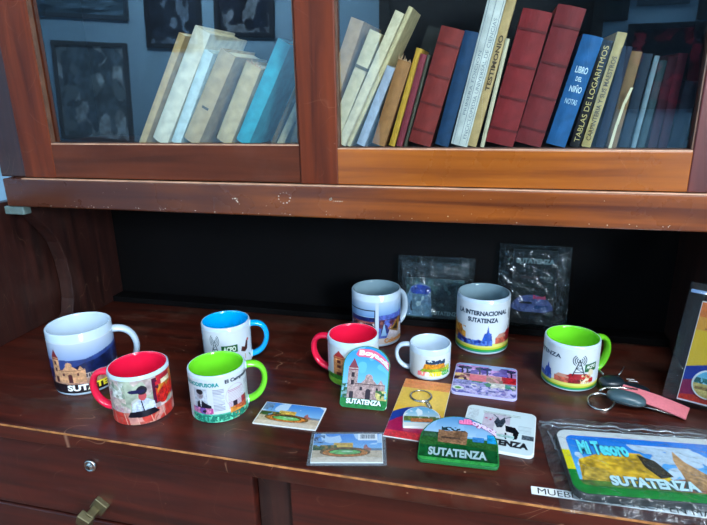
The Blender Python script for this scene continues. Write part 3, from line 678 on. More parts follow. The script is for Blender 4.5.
# 6 red-handled mug with church
t, S = mug((-.1802, .6992, 0), .0366, .0694, 176, M_red, M_red, 'short mug with red lining and handle, printed with a church, behind the upright arched magnet', (.027, .72))
c = Cv(160, 100, (226, 234, 238), 8); church(c, .24, .20, .7, .58, (220, 150, 96), (110, 50, 50), (190, 60, 60)); c.put(c.Y > .80-.06*np.sin(c.X*5), (60, 150, 50), .3); c.put(c.Y > .90-.05*np.sin(c.X*5), (150, 206, 70), .2)
c.build('printed_picture', S(-90, 80, .10, .95), t)
# 7 espresso cup
t, S = mug((-.0735, .7357, 0), .0300, .0490, 184, M_white, M_white, 'tiny white espresso cup printed with a yellow hill and coloured letters', (.021, .76), name='espresso_cup', wall=.003)
c = Cv(150, 100, (228, 236, 240), 10)
c.poly([(.36, .62), (.40, .36), (.56, .34), (.62, .38), (.80, .32), (.84, .62)], (226, 150, 40), .35, .04); c.poly([(.30, .70), (.36, .58), (.86, .56), (.95, .66), (.9, .74), (.4, .78)], (150, 176, 50), .4, .04)
c.blobs(.42, .18, .82, .36, [(30, 70, 110), (30, 50, 90)], .03, .5); c.line((.44, .22), (.46, .34), .02, (26, 66, 100)); c.blobs(.84, .44, .98, .74, [(120, 190, 60), (226, 220, 60)], .03, .5)
c.rect(.27, .72, .95, .90, (240, 240, 210)); c.build('printed_picture', S(-70, 70, .18, .9), t)
lettering([(SUTA, .26, .70, .96, .90, [(240, 120, 130)]*2+[(255, 255, 255)]*1+[(250, 214, 40)]*3+[(50, 170, 80)]*3, .0006, .07)], S(-70, 70, .18, .9), t)
lettering([('Valle de', .44, .24, .82, .36, (20, 60, 90), .0006, .04)], S(-70, 70, .18, .9), t)
# 8 tall radio mug
t, S = mug((-.0016, .8454, 0), .0415, .0925, 88, M_grey, M_white, 'tall white mug reading LA INTERNACIONAL SUTATENZA in front of the bagged cards', (.028, .66))
radio_print(t, S, 24)
# 9 green radio mug
t, S = mug((.1224, .7542, 0), .0371, .0690, 30, M_green, M_green, 'short mug with lime green lining and a radio mast print, right of all the others', (.026, .74))
c0 = t; radio_print(t, S, -36, title=False)

# ------------------------------------------------------------------ flat souvenirs on the desk
def rounded(w, h, r, n=6):
    P = []
    for cx, cy, a0 in ((w/2-r, h/2-r, 0), (-w/2+r, h/2-r, 90), (-w/2+r, -h/2+r, 180), (w/2-r, -h/2+r, 270)):
        for i in range(n+1): a = R(a0+90*i/n); P.append((cx+r*math.cos(a), cy+r*math.sin(a)))
    return P
def arch(w, h, r, top, n=16):
    """flat bottom with rounded corners, arched top: sides rise to h-top, then half an ellipse"""
    P = []
    for cx, cy, a0 in ((-w/2+r, -h/2+r, 180), (w/2-r, -h/2+r, 270)):
        for i in range(7): a = R(a0+90*i/6); P.append((cx+r*math.cos(a), cy+r*math.sin(a)))
    for i in range(n+1): a = math.pi*i/n; P.append((w/2*math.cos(a), h/2-top+top*math.sin(a)))
    return P
def keepfn(P, w, h):
    def k(u, v):
        x, y = (u-.5)*w, (.5-v)*h; ins = False; n = len(P)
        for i in range(n):
            x1, y1 = P[i]; x2, y2 = P[(i+1) % n]
            if (y1 > y) != (y2 > y) and x < (x2-x1)*(y-y1)/(y2-y1)+x1: ins = not ins
        return ins
    return k
def plate(name, loc, rz, P, th, m, label, cat, tilt=0, bevel=.0006):
    t = empty(name, loc, R(rz), label, cat); t.rotation_euler = (R(tilt), 0, R(rz))
    MB().prism(P, lambda p, q: (p[0], p[1], q), 0, th).build('base', m, t, bevel=bevel); return t
M_card = mat('white_card', (225, 226, 224), rough=.5); M_gloss = mat('white_gloss_board', (226, 228, 228), rough=.2, coat=.4)
def park_view(seed):
    c = Cv(150, 86, (90, 160, 226), seed)
    c.blend(0, .55, (70, 140, 216), (150, 196, 232)); c.put((c.nz(.12) > .60) & (c.Y < .4), (196, 220, 240)); c.blobs(0, .05, .16, .35, [(60, 90, 130), (120, 150, 180)], .04, .5)
    c.rect(.3, .34, .58, .54, (226, 186, 90), .3, .03); c.put((c.Y < .42) & (c.Y > .36) & (c.X > .34) & (c.X < .56) & (c.nz(.04) > .5), (206, 150, 60))
    c.poly([(.72, .62), (.74, .44), (.77, .38), (.80, .5), (.9, .56), (.95, .62)], (176, 110, 100), .3, .03); c.rect(.84, .52, 1, .62, (120, 140, 160), .2); c.blobs(0, .42, .35, .62, [(96, 120, 50), (150, 120, 60), (60, 90, 50)], .04, .4)
    c.put(c.Y > .60, (206, 186, 160), .15); c.put(c.Y > .86-.06*np.sin(c.X*3), (222, 206, 186), .1)
    c.ell(.47, .66, .36, .17, (120, 90, 50), .4, .03); c.ell(.47, .68, .32, .13, (206, 130, 60), .5, .03); c.ell(.47, .65, .24, .10, (60, 50, 40)); c.ell(.47, .66, .22, .08, (120, 190, 110), .3, .04); c.rect(.42, .62, .58, .66, (180, 214, 180), .3)
    return c
# small postcard
t = plate('picture_card', (-.2357, .5803, .0002), 1.2, rounded(.0835, .051, .0005, 1), .0012, M_card, 'bare picture card of a round park garden, nearest the newspaper mug', 'card', bevel=0)
park_view(11).build('printed_picture', flat(.0815, .049, .0012), t)
# bagged card with barcode
t = plate('picture_card', (-.1462, .5300, .0010), 12.5, rounded(.082, .054, .0005, 1), .0012, M_card, 'picture card of a park garden with a barcode sticker, sealed in a clear sleeve', 'card', bevel=0)
park_view(12).build('printed_picture', flat(.081, .053, .0012), t)
mb = MB().box(.012, .0135, .0016, .0355, .0262, .0018); mb.build('barcode_label', M_card, t)
mb = MB(); rb = random.Random(3); x = .0150
while x < .0330:
    w_ = rb.choice([.0004, .0007, .0011]); mb.box(x, .0165, .0018, x+w_, .0250, .00186); x += w_+rb.choice([.0004, .0006])
mb.build('barcode', mat('black_ink', (60, 70, 86)), t)

def film(name, pts_fn, nu, nv, m, parent, thick=0.0):
    V = [pts_fn(i/(nu-1), j/(nv-1)) for j in range(nv) for i in range(nu)]; F = [(j*nu+i, j*nu+i+1, (j+1)*nu+i+1, (j+1)*nu+i) for j in range(nv-1) for i in range(nu-1)]
    me = bpy.data.meshes.new(name); me.from_pydata(V, [], F); me.materials.append(m); me.polygons.foreach_set('use_smooth', [True]*len(F))
    o = bpy.data.objects.new(name, me); COL.objects.link(o); o.parent = parent; return o
def pocket(w, h, z0, z1, seed, amp=.0006, ox=0, oy=0):
    """top and bottom skins of a flat plastic sleeve welded at the rim"""
    rs = np.random.RandomState(seed); ph = rs.rand(8)*6.28; fr = rs.rand(8)*40+18
    def wr(x, y): return sum(math.sin(x*fr[i]*(2 if i % 2 else 1)+y*fr[(i+3) % 8]*(1 if i % 2 else 2)*1.3+ph[i]) for i in range(8))/8
    def top(u, v):
        x, y = (u-.5)*w, (.5-v)*h; e = min(1, min(u, 1-u, v, 1-v)*14)
        return (x+ox+amp*wr(y*2, x), y+oy+amp*1.5*wr(x*2, y+1), z0+(z1-z0)*e+amp*2.2*(1+wr(x*4, y*4))*(.3+.7*e))
    return top
M_sleeve = plastic_film('sleeve_film', tint=(.92, .96, 1), refl=.02, haze=.05, bump=.25, scale=30)
t = empty('plastic_sleeve', (-.1462, .5312, .0002), R(12.5), 'clear sealed plastic sleeve wrapped round the barcode picture card', 'bag')
film('front_film', pocket(.090, .063, .0004, .0034, 3, .0003), 40, 28, M_sleeve, t); MB().box(-.045, -.0315, 0, .045, .0315, .0003).build('rear_film', M_sleeve, t)

# upright arched magnet leaning on the red-handled mug
w_, h_ = .0635, .083
Pm = arch(w_, h_, .006, .026)
tz = 90-34.5
t = empty('arched_magnet', (-.1482, .6165, .0003), R(0), 'upright arched fridge magnet with a grey church, leaning on the red-handled mug', 'magnet'); t.rotation_euler = (R(tz), 0, R(2))
up_ = h_/2
Mo = lambda p, q: (p[0], p[1]+up_, q)
MB().prism(Pm, Mo, -.004, 0).build('base', mat('green_acrylic', (40, 120, 70), rough=.2, coat=.5), t, bevel=.0006)
c = Cv(150, 190, (70, 170, 220), 14); c.blend(0, .8, (50, 150, 214), (150, 206, 232)); c.put((c.nz(.2) > .62) & (c.Y < .5), (110, 190, 226))
church(c, .13, .30, .80, .55, (176, 150, 146), (60, 50, 60), (140, 70, 80), .35); c.blobs(.74, .70, 1, .86, [(60, 110, 60), (200, 190, 120)], .05, .5); c.blobs(0, .62, .14, .86, [(60, 110, 80), (120, 150, 150)], .04, .5)
c.rect(0, .845, 1, 1, (40, 130, 66), .25); 
fm = lambda u, v, off: ((u-.5)*w_, (.5-v)*h_+up_, off)
c.build('printed_picture', fm, t, .0003, keepfn(arch(w_*.97, h_*.98, .006, .026), w_, h_), .15)
lettering([(SUTA, .14, .855, .88, .935, (30, 60, 60), .0006, .13), (SUTA, .14, .855, .88, .935, (214, 232, 232), .0010, .04)], fm, t)
def boy(u, v):      # bend the script along the arch
    return u, v+.55*(u-.5)**2*1.6
wb = MB(); Pb = [fm(u, .13+.88*max(0, u-.5)**2+dv, .0012) for u, dv in [(.26, .02)]+[(.26+.72*i/12, -.075) for i in range(1, 13)]+[(.26+.72*i/12, .055) for i in range(12, 0, -1)]]
wb.poly(Pb).normal_update(); wb.build('script_badge', mat('pink_enamel', (206, 90, 120), rough=.3), t)
lettering([('Boyacá', .33, .075, .97, .185, [(250, 236, 240)]*3+[(200, 226, 250)]*3, .0016, .05, lambda u, v: (u, v+.88*max(0, u-.5)**2))], fm, t)

# keyring card
t = plate('keyring_card', (-.0745, .6335, .0002), -2.5, rounded(.066, .143, .0005, 1), .0012, M_card, 'yellow, blue and red flag backing card with a keyring, in front of the espresso cup', 'card', bevel=0)
c = Cv(110, 200, (240, 196, 70), 15)
c.rect(0, 0, 1, .17, (232, 150, 90), .12, .05); c.rect(0, .17, 1, .50, (240, 200, 90), .06)
yb = .50+.10*np.cos((c.X-.55)*5.2)*-1
c.put(c.Y > yb+.12-.05, (30, 70, 160)); c.put(c.Y > .62-.16*np.sin((c.X)*3.4)+.10*c.X, (30, 66, 156)); c.put(c.Y > .76-.16*np.sin(c.X*3.4)+.02, (176, 26, 86), .15); c.poly([(.56, .5), (.9, .56), (1, .66), (1, .74), (.7, .66)], (196, 30, 76))
c.rect(0, .90, 1, 1, (214, 60, 70), .3, .04); fk = flat(.0655, .1425, .0012); c.build('printed_picture', fk, t)
lettering([('Colombia es Pasion', .08, .035, .9, .075, (200, 100, 60), .0004, .0)], fk, t)
# keyring lying on it
kr = empty('keyring', (-.0765, .6600, .0016), R(8), 'steel split keyring with a small white arched tag lying on the flag card', 'keyring')
ring = [(.0145*math.cos(a), .0145*math.sin(a), .0013) for a in np.linspace(0, 2*math.pi, 41)[:-1]]
MB().tube(ring, .0010, None, 8, closed=True).tube([(x*.93, y*.93, .0020) for x, y, z in ring], .0008, None, 8, closed=True).build('split_ring', M_steel, kr, smooth=True)
chn = MB()
for i in range(4):
    cx_, cy_ = .0075+.0012*i, -.0150-.0042*i
    chn.tube([(cx_+.0022*math.cos(a), cy_+.0030*math.sin(a), .0015+(.0007*math.sin(a) if i % 2 else 0)) for a in np.linspace(0, 2*math.pi, 17)[:-1]], .0006, None, 6, closed=True)
chn.build('chain', M_steel, kr, smooth=True)
tg = MB().prism([(p[0]+.0000, p[1]-.0520) for p in arch(.047, .046, .002, .024)], lambda p, q: (p[0], p[1], q), .0002, .0032).build('charm', M_gloss, kr, bevel=.0005)
c = Cv(80, 70, (120, 190, 220), 16); c.blend(0, .6, (90, 170, 214), (210, 226, 230)); c.put((c.nz(.1) > .6) & (c.Y < .5), (230, 238, 240)); c.blobs(0, .5, 1, .75, [(120, 140, 70), (90, 110, 60)], .05, .35); c.rect(.2, .6, .8, .78, (196, 120, 70), .4, .05); c.rect(0, .82, 1, 1, (226, 226, 220))
c.build('charm_picture', lambda u, v, off: ((u-.5)*.045, (.5-v)*.044-.0520, .0032+off), kr, .0002, keepfn(arch(.045, .044, .002, .023), .045, .044))
MB().tube([(.0120+.0016*math.cos(a), -.0322+.0016*math.sin(a), .0034) for a in np.linspace(0, 2*math.pi, 15)[:-1]], .0006, None, 6, closed=True).build('jump_ring', M_brass, kr, smooth=True)

# purple rounded magnet
t = plate('coaster_magnet', (.0067, .7217, .0002), -2.1, rounded(.0885, .0895, .008), .0036, mat('pale_violet_edge', (186, 180, 220), rough=.3), 'violet and pink landscape coaster with trees, just in front of the LA INTERNACIONAL mug', 'coaster')
c = Cv(140, 140, (176, 170, 220), 17)
c.blend(0, .35, (150, 190, 230), (206, 170, 220)); c.blobs(0, .08, 1, .36, [(60, 56, 110), (110, 90, 170), (200, 150, 210)], .10, .56)
for x in (.12, .2, .40, .52, .9): c.line((x, .16), (x+.01, .38), .014, (40, 36, 70)); c.ell(x, .16, .075, .05, (44, 48, 90), .4, .03)
c.put((c.Y > .36) & (c.Y < .6), (216, 150, 150), .25); c.rect(.26, .38, .52, .6, (236, 120, 130), .1); c.rect(.76, .36, 1, .56, (206, 40, 54), .4, .05); c.blobs(0, .38, .26, .62, [(150, 100, 90), (226, 190, 130), (90, 50, 60)], .06, .5); c.blobs(.52, .42, .78, .58, [(196, 170, 130), (160, 120, 110)], .05, .4)
c.put((c.Y > .58), (150, 150, 200), .3); c.blobs(.3, .58, 1, .78, [(90, 160, 140), (70, 130, 100), (216, 210, 200)], .07, .5); c.blobs(.0, .72, 1, 1, [(176, 160, 220), (110, 110, 180), (200, 190, 230)], .05, .5, .25); c.ell(.11, .84, .09, .06, (226, 232, 226)); c.ell(.11, .84, .05, .03, (110, 170, 90))
c.build('printed_picture', flat(.0885, .0895, .0036), t, .0002, keepfn(rounded(.0865, .0875, .008), .0885, .0895), .15)

# white coaster with a goat sketch
t = plate('coaster_magnet', (.0254, .6040, .0002), -5.5, rounded(.0850, .0900, .008), .0036, M_gloss, 'white rounded coaster with a black and white bull, half under the clear green arch', 'coaster')
c = Cv(150, 156, (216, 232, 236), 18); c.rect(.26, .14, .64, .62, (206, 196, 210), .08); c.rect(.04, .1, .18, .4, (206, 218, 224), .15, .03)
for y in (.12, .155): c.rect(.24, y, .78, y+.012, (170, 190, 180), .4, .02)
for k in range(6): c.rect(.76, .36+.03*k, .94, .37+.03*k, (176, 190, 200))
c.poly([(.42, .58), (.44, .36), (.50, .30), (.60, .38), (.74, .42), (.78, .54), (.76, .70), (.70, .70), (.66, .60), (.54, .60), (.50, .72), (.46, .72)], (228, 230, 232)); c.poly([(.58, .40), (.72, .42), (.78, .52), (.76, .68), (.71, .70), (.70, .56), (.60, .54)], (24, 26, 34))
c.poly([(.42, .36), (.46, .22), (.50, .30), (.56, .20), (.58, .32), (.54, .46), (.47, .48)], (60, 70, 84), .4, .02); c.line((.58, .22), (.64, .18), .012, (120, 130, 140)); c.line((.46, .24), (.40, .18), .01, (120, 130, 140)); c.line((.46, .58), (.45, .72), .012, (40, 40, 50)); c.line((.60, .58), (.61, .70), .012, (40, 40, 50))
c.rect(.82, .56, .98, .66, (90, 100, 110), .6, .015); c.blobs(.28, .26, .40, .34, [(200, 90, 130)], .03, .55); c.rect(.3, .62, .72, .68, (176, 210, 206), .3)
fc = flat(.0850, .0900, .0036); c.build('printed_picture', fc, t, .0002, keepfn(rounded(.083, .088, .008), .0850, .0900), .2)
lettering([(SUTA, .08, .74, .92, .875, (20, 24, 30), .0005, .06)], fc, t)

# green arched acrylic magnet lying across both
w_, h_ = .0900, .080
Pa = arch(w_, h_, .006, .046)
t = empty('arched_magnet', (-.0190, .5250, .0007), R(2.5), 'wide green-edged arched acrylic magnet reading SUTATENZA, lying across the flag card and bull coaster', 'magnet'); t.rotation_euler = (R(7.0), 0, R(2.5))
MB().prism(Pa, lambda p, q: (p[0], p[1]+h_/2, q), 0, .0042).build('base', mat('clear_green_acrylic', (30, 110, 56), rough=.1, coat=.8), t, bevel=.0008)
c = Cv(180, 160, (120, 180, 220), 19); c.blend(0, .45, (90, 150, 200), (176, 206, 230)); c.put((c.nz(.15) > .55) & (c.Y < .42), (150, 190, 224)); c.put(c.Y > .48, (50, 100, 50), .3); c.blobs(0, .40, .25, .52, [(40, 80, 60), (60, 100, 70)], .05, .4)
c.poly([(.24, .60), (.24, .34), (.36, .36), (.58, .32), (.62, .36), (.60, .62)], (150, 112, 84), .4, .05); c.blobs(.28, .27, .62, .35, [(40, 64, 70)], .03, .42); c.rect(.28, .48, .52, .52, (90, 70, 60), .5, .03); c.rect(.68, .44, .82, .54, (60, 130, 190), .3); c.rect(.86, .36, 1, .54, (40, 150, 200), .3)
c.put(c.Y > .66+.03*np.cos(c.X*6), (20, 84, 44), .25, .1); c.put(c.Y > .92, (60, 160, 80), .2)
fa = lambda u, v, off: ((u-.5)*w_, (.5-v)*h_+h_/2, .0042+off)
c.build('printed_picture', fa, t, .0002, keepfn(arch(w_*.97, h_*.97, .006, .045), w_, h_), .12)
lettering([(SUTA, .13, .72, .87, .90, (16, 50, 40), .0006, .10), (SUTA, .13, .73, .85, .89, (150, 178, 180), .0010, .04)], fa, t)
bw = lambda u, v: (u, v+1.25*max(0, u-.62)**2*1.3)
lettering([('alBoyacá', .50, .07, .99, .22, (150, 30, 90), .0008, .12, bw), ('alBoyacá', .50, .07, .99, .22, [(236, 120, 170)]*3+[(220, 200, 240)]*5, .0012, .05, bw)], fa, t)

# large landscape tile in a crinkled bag, front right
tw, thh = .200, .1115; tl = Vector((.0880, .6050)); a5 = R(5.2)
ctr = tl + Vector((math.cos(a5)*tw/2+math.sin(a5)*thh/2, math.sin(a5)*tw/2-math.cos(a5)*thh/2))
t = plate('souvenir_plaque', (ctr.x, ctr.y, .0042), 5.2, rounded(tw, thh, .014), .0085, mat('dark_board_edge', (30, 34, 34), rough=.5), 'large plaque of a yellow hill and stone tower, bagged at front right', 'plaque')
c = Cv(300, 170, (225, 228, 226), 20)
c.put((c.Y > .36) & (c.X < .08), (240, 226, 30)); c.put(c.Y > .36, (240, 226, 30)); c.put(c.Y > .66, (24, 140, 56), .1, .1)
inn = rounded(tw-.020, thh-.024, .010); ki = [((p[0])/tw+.5, .5-(p[1]+.0005)/thh) for p in inn]; mi = inpoly(c.X, c.Y, ki)
def pin(m, col, jit=0, sc=.04): c.put(m & mi, col, jit, sc)
tt = np.clip(c.Y/.7, 0, 1)[..., None]; c.a[mi] = (np.array((0, 112, 222))*(1-tt)+np.array((120, 200, 244))*tt)[mi]
nzz = c.nz(.10)+.5*c.nz(.04); pin((nzz > .82) & (c.Y > .2), (200, 220, 236), .1)
pin(inpoly(c.X, c.Y, [(.06, .86), (.08, .50), (.24, .34), (.42, .34), (.50, .62), (.54, .86)]), (226, 180, 50), .4, .05); pin(inpoly(c.X, c.Y, [(.40, .36), (.48, .44), (.53, .66), (.46, .70), (.41, .54)]), (60, 50, 30), .5, .03); pin(inpoly(c.X, c.Y, [(.06, .86), (.1, .6), (.2, .62), (.28, .86)]), (206, 170, 70), .4, .04)
pin(c.Y > .80, (96, 130, 60), .4, .05); pin(inpoly(c.X, c.Y, [(.52, .70), (.66, .66), (.7, .70), (1, .74), (1, .86), (.5, .86)]), (150, 100, 80), .4, .04)
pin(inpoly(c.X, c.Y, [(.585, .82), (.575, .42), (.60, .26), (.63, .42), (.70, .58), (.74, .66), (.76, .82)]), (190, 146, 96), .4, .03); pin(c.Y > .87, (30, 120, 56), .2)
fp = flat(tw, thh, .0085); c.build('printed_picture', fp, t, .0002, keepfn(rounded(tw*.99, thh*.985, .014), tw, thh), .15)
lettering([('Mi Tesoro', .10, .19, .36, .42, (10, 60, 110), .0006, .12), ('Mi Tesoro', .10, .19, .36, .42, (90, 220, 226), .0010, .05), (SUTA, .20, .72, .62, .86, (50, 80, 80), .0006, .12), (SUTA, .20, .72, .62, .86, (190, 220, 224), .0012, .05)], fp, t)
M_bag = plastic_film('crinkled_bag_film', tint=(.93, .96, .98), refl=.015, haze=.008, bump=.9, scale=45)
bg = empty('plastic_bag', (ctr.x, ctr.y, .0006), R(5.2), 'clear crinkled plastic bag around the large plaque at front right', 'bag')
film('front_film', pocket(tw+.026, thh+.040, .0005, .0150, 7, .0013, -.001, .004), 110, 80, M_bag, bg)
film('rear_film', lambda u, v: ((u-.5)*(tw+.026)-.001, (.5-v)*(thh+.040)+.004, .0006+.0004*math.sin(u*40)*math.sin(v*30)), 40, 30, M_bag, bg)
mb = MB()
for (x0, y0, x1, y1, w0) in ((-.112, .078, .11, .074, .0022), (-.11, .071, .05, .066, .0016), (.02, .068, .11, .064, .0020), (-.106, .060, -.092, -.055, .0014)):
    n = 26; rs = random.Random(x0*99); top_ = []
    pts = []
    for i in range(n+1):
        s = i/n; pts.append((x0+(x1-x0)*s+rs.uniform(-.001, .001), y0+(y1-y0)*s+rs.uniform(-.0012, .0012), .0045+rs.uniform(0, .003)))
    mb.tube(pts, w0*.5, w0*.9, 6)
mb.build('folded_seam', plastic_film('folded_film', refl=.16, haze=.07, bump=1.0, scale=90), bg, smooth=True)

# printed strip taped along the desk edge
t = plate('paper_label', (.1640, .5062, .0002), .6, rounded(.212, .0120, .0004, 1), .0003, M_card, 'white strip label with black capitals taped along the front edge of the desk top', 'label', bevel=0)
lettering([('MUEBLE BIBLIOTECA EN MADERA', .03, .14, .95, .88, (16, 16, 18), .0002, .0)], flat(.212, .0120, .0003), t)


# ------------------------------------------------------------------ bagged cards standing against the back
def standing(name, loc, rz, tilt, w, h, label, cat, insert, seed, film_m, cw, chh, cz, flapx=0):
    t = empty(name, loc, 0, label, cat); t.rotation_euler = (R(90-tilt), 0, R(rz))
    insert(t)
    f = pocket(w, h, 0, .008, seed, .0012)
    film('front_film', lambda u, v: (lambda p: (p[0], p[1]+h/2, p[2]+.0005))(f(u, v)), 60, 60, film_m, t)
    film('rear_film', lambda u, v: ((u-.5)*w, v*h, -.0008), 12, 12, film_m, t)
    return t
def ins1(t):
    c = Cv(130, 80, (70, 92, 92), 21); c.a[:] = (64, 92, 94); c.blobs(0, 0, 1, 1, [(96, 124, 122), (60, 80, 84)], .06, .5, .4)
    c.put(inpoly(c.X, c.Y, [(.02, .98), (.0, .5), (.08, .22), (.24, .1), (.42, .2), (.46, .98)]), (130, 160, 190), .3, .08); c.ell(.25, .3, .18, .14, (60, 90, 190), .4, .05); c.ell(.17, .72, .10, .20, (40, 50, 66), .3); c.blobs(.1, .4, .44, .95, [(190, 206, 214), (120, 150, 170)], .1, .5)
    MB().box(-.050, .004, .0005, .050, .074, .0025).build('card', mat('teal_grey_card', (60, 84, 86), rough=.6), t)
    c.build('printed_picture', lambda u, v, off: ((u-.5)*.098, .073-v*.068, .0025+off), t)
    lettering([(SUTA, .45, .82, .96, .93, (150, 176, 176), .0006, .03)], lambda u, v, off: ((u-.5)*.098, .073-v*.068, .0025+off), t)
standing('bagged_souvenir', (-.0850, .902, .0122), 0, 8, .132, .113, 'clear bag with a teal-grey arched souvenir leaning at the back, left one', 'souvenir', ins1, 31, M_film_dark, 0, 0, 0)
def ins2(t):
    c = Cv(110, 170, (26, 38, 40), 22); c.blobs(0, 0, 1, 1, [(34, 50, 50), (22, 30, 34)], .1, .5, .3); c.rect(.2, .34, .62, .38, (70, 56, 56), .3); c.rect(.0, .46, 1, .48, (40, 60, 58))
    c.put(inpoly(c.X, c.Y, [(0, .80)]+[(.5-.5*math.cos(a), .80-.2*math.sin(a)) for a in np.linspace(0.1, 3.04, 14)]+[(1, .80), (.8, .84), (.2, .84)]), (84, 100, 160), .3, .1); c.rect(.2, .70, .5, .73, (26, 40, 60), .4); c.rect(.56, .74, .9, .80, (40, 90, 150), .3)
    MB().box(-.0345, .006, .0005, .0345, .133, .0025).build('card', mat('dark_green_card', (24, 36, 38), rough=.5), t)
    f = lambda u, v, off: ((u-.5)*.067, .131-v*.123, .0025+off); c.build('printed_picture', f, t)
    lettering([(SUTA, .06, .10, .96, .17, (120, 140, 140), .0006, .05), ('Boyacá', .52, .60, .82, .67, (200, 50, 90), .0006, .05), ('. . . .', .66, .34, .94, .36, (170, 180, 180), .0006, .06)], f, t)
standing('bagged_souvenir', (.0770, .904, .0122), -2, 6, .114, .141, 'tall clear bag with a dark green SUTATENZA card, standing at the back', 'souvenir', ins2, 32, M_film_dark, 0, 0, 0)

# flag card in a zip bag leaning at the right
def ins3(t):
    c = Cv(110, 190, (240, 200, 50), 23); c.rect(0, 0, 1, .15, (236, 130, 60), .15, .06); c.rect(0, .15, 1, .28, (240, 170, 70), .06)
    c.put(c.Y > .66-.16*c.X, (24, 60, 160)); c.put(c.Y > .80-.16*c.X, (150, 30, 90), .1); c.put(c.Y > .95-.1*c.X, (206, 60, 40), .2)
    c.line((.16, .26), (.9, .24), .008, (180, 110, 60)); f = lambda u, v, off: ((u-.5)*.066, .134-v*.128, .0022+off)
    MB().box(-.0335, .004, .0005, .0335, .135, .0022).build('card', M_card, t); c.build('printed_picture', f, t)
    lettering([('Colombia', .1, .04, .9, .12, (200, 90, 40), .0005, .03)], f, t)
    d = MB().prism([(.019*math.cos(a)-.004, .032+.019*math.sin(a)) for a in np.linspace(0, 2*math.pi, 41)[:-1]], lambda p, q: (p[0], p[1], q), .0024, .0052).build('round_charm', M_gloss, t, bevel=.0006)
    c = Cv(70, 70, (120, 196, 226), 24); c.blend(0, .5, (90, 190, 226), (160, 216, 232)); c.blobs(0, .3, 1, .55, [(40, 110, 110), (60, 140, 130)], .08, .45); c.rect(0, .5, 1, 1, (216, 196, 120), .25, .08); c.rect(.1, .62, .9, .72, (150, 120, 70), .4, .05)
    c.build('charm_picture', lambda u, v, off: ((u-.5)*.036-.004, .032+(.5-v)*.036, .0052+off), t, .0002, lambda u, v: (u-.5)**2+(v-.5)**2 < .24)
t3 = standing('bagged_keyring_card', (.2800, .6990, .0062), -8, 10, .100, .156, 'clear zip bag with a yellow, blue and red flag card propped up at the right', 'card', ins3, 33, M_film, 0, 0, 0)
t3.matrix_world = Matrix.Translation((.2800, .7010, .0062)) @ Matrix.Rotation(R(-8), 4, 'Z') @ Matrix.Rotation(R(80), 4, 'X') @ Matrix.Rotation(R(-6), 4, 'Z')
MB().box(-.049, .144, .004, .049, .148, .006).build('zip_strip', mat('pale_blue_zip', (120, 150, 190), rough=.3), t3)

# ------------------------------------------------------------------ car keys with pink strap
ky = empty('car_keys', (.170, .705, 0), 0, 'bunch of keys with dark grey fob, steel ring and pink strap', 'keys')
def L_(p): return (p[0]-.170, p[1]-.705, p[2])
def blob(name, m, cen, sx, sy, sz, rz, tilt=0, e=2.6):
    """rounded pebble shape (superellipsoid)"""
    mb = MB(); n, k = 28, 14; rows = []
    T = Matrix.Translation(L_(cen)) @ Matrix.Rotation(R(rz), 4, 'Z') @ Matrix.Rotation(R(tilt), 4, 'Y')
    sp = lambda v, q: math.copysign(abs(v)**q, v)
    for j in range(k+1):
        b = -math.pi/2+math.pi*j/k; row = []
        for i in range(n):
            a = 2*math.pi*i/n; row.append(mb.bm.verts.new(T @ Vector((sx*sp(math.cos(b), .75)*sp(math.cos(a), 2/e), sy*sp(math.cos(b), .75)*sp(math.sin(a), 2/e), sz*sp(math.sin(b), .9)))))
        rows.append(row)
    for j in range(k):
        for i in range(n): mb.bm.faces.new((rows[j][i], rows[j][(i+1) % n], rows[j+1][(i+1) % n], rows[j+1][i]))
    bmesh.ops.remove_doubles(mb.bm, verts=mb.bm.verts, dist=1e-6)
    return mb.build(name, m, ky, smooth=True)
M_fob = mat('dark_grey_fob_plastic', (62, 84, 92), rough=.3, noise=.05); M_blk = mat('black_key_plastic', (26, 38, 46), rough=.3, noise=.05)
fb = blob('key_fob', M_fob, (.186, .696, .0125), .0235, .0125, .0078, -10, 4)
blob('fob_seam', M_blk, (.186, .696, .0105), .0239, .0129, .0020, -10, 4)
blob('key_head', M_blk, (.176, .738, .0115), .0165, .0125, .0065, 10, -3)
blob('key_head', M_blk, (.205, .733, .0080), .0180, .0100, .0048, -22, 0)
MB().box(.196-.170, .745-.705, .0140, .206-.170, .7465-.705, .0143).box(.198-.170, .741-.705, .0135, .209-.170, .7425-.705, .0138).build('key_mark', M_card, ky)
rg = [L_((.1555+.0155*math.cos(a), .6935+.0145*math.sin(a), .0042+.0040*math.sin(a+.4))) for a in np.linspace(0, 2*math.pi, 49)[:-1]]
MB().tube(rg, .0022, .0014, 8, closed=True).build('split_ring', M_steel, ky, smooth=True)
MB().tube([L_(p) for p in ((.1555, .7085, .0120), (.165, .716, .0135), (.185, .718, .0150), (.204, .718, .0140))], .0016, None, 8).build('key_blade', M_steel, ky, smooth=True)
MB().tube([L_(p) for p in ((.167, .750, .0155), (.166, .765, .0120), (.163, .780, .0060))], .0022, .0010, 8).tube([L_(p) for p in ((.187, .752, .0150), (.193, .762, .0175), (.197, .770, .0200))], .0014, .0008, 8).build('key_blade', mat('worn_steel', (150, 160, 165), rough=.3, metal=.9), ky, smooth=True)
st = []
for i in range(21):
    s = i/20; x = .184+.072*s; y = .720-.034*s-.003*math.sin(s*3); z = .0120-.0060*s+.0035*math.sin(s*math.pi)
    st.append((x, y, z))
mb = MB(); w2 = .0125; V1 = []; 
for i, p in enumerate(st):
    nrm = Vector((.42, .905, 0)); V1.append([mb.bm.verts.new(L_(Vector(p)+nrm*(k_*w2)+Vector((0, 0, .0015*k_+dz)))) for k_, dz in ((-1, 0), (1, 0), (1, -.0025), (-1, -.0025))])
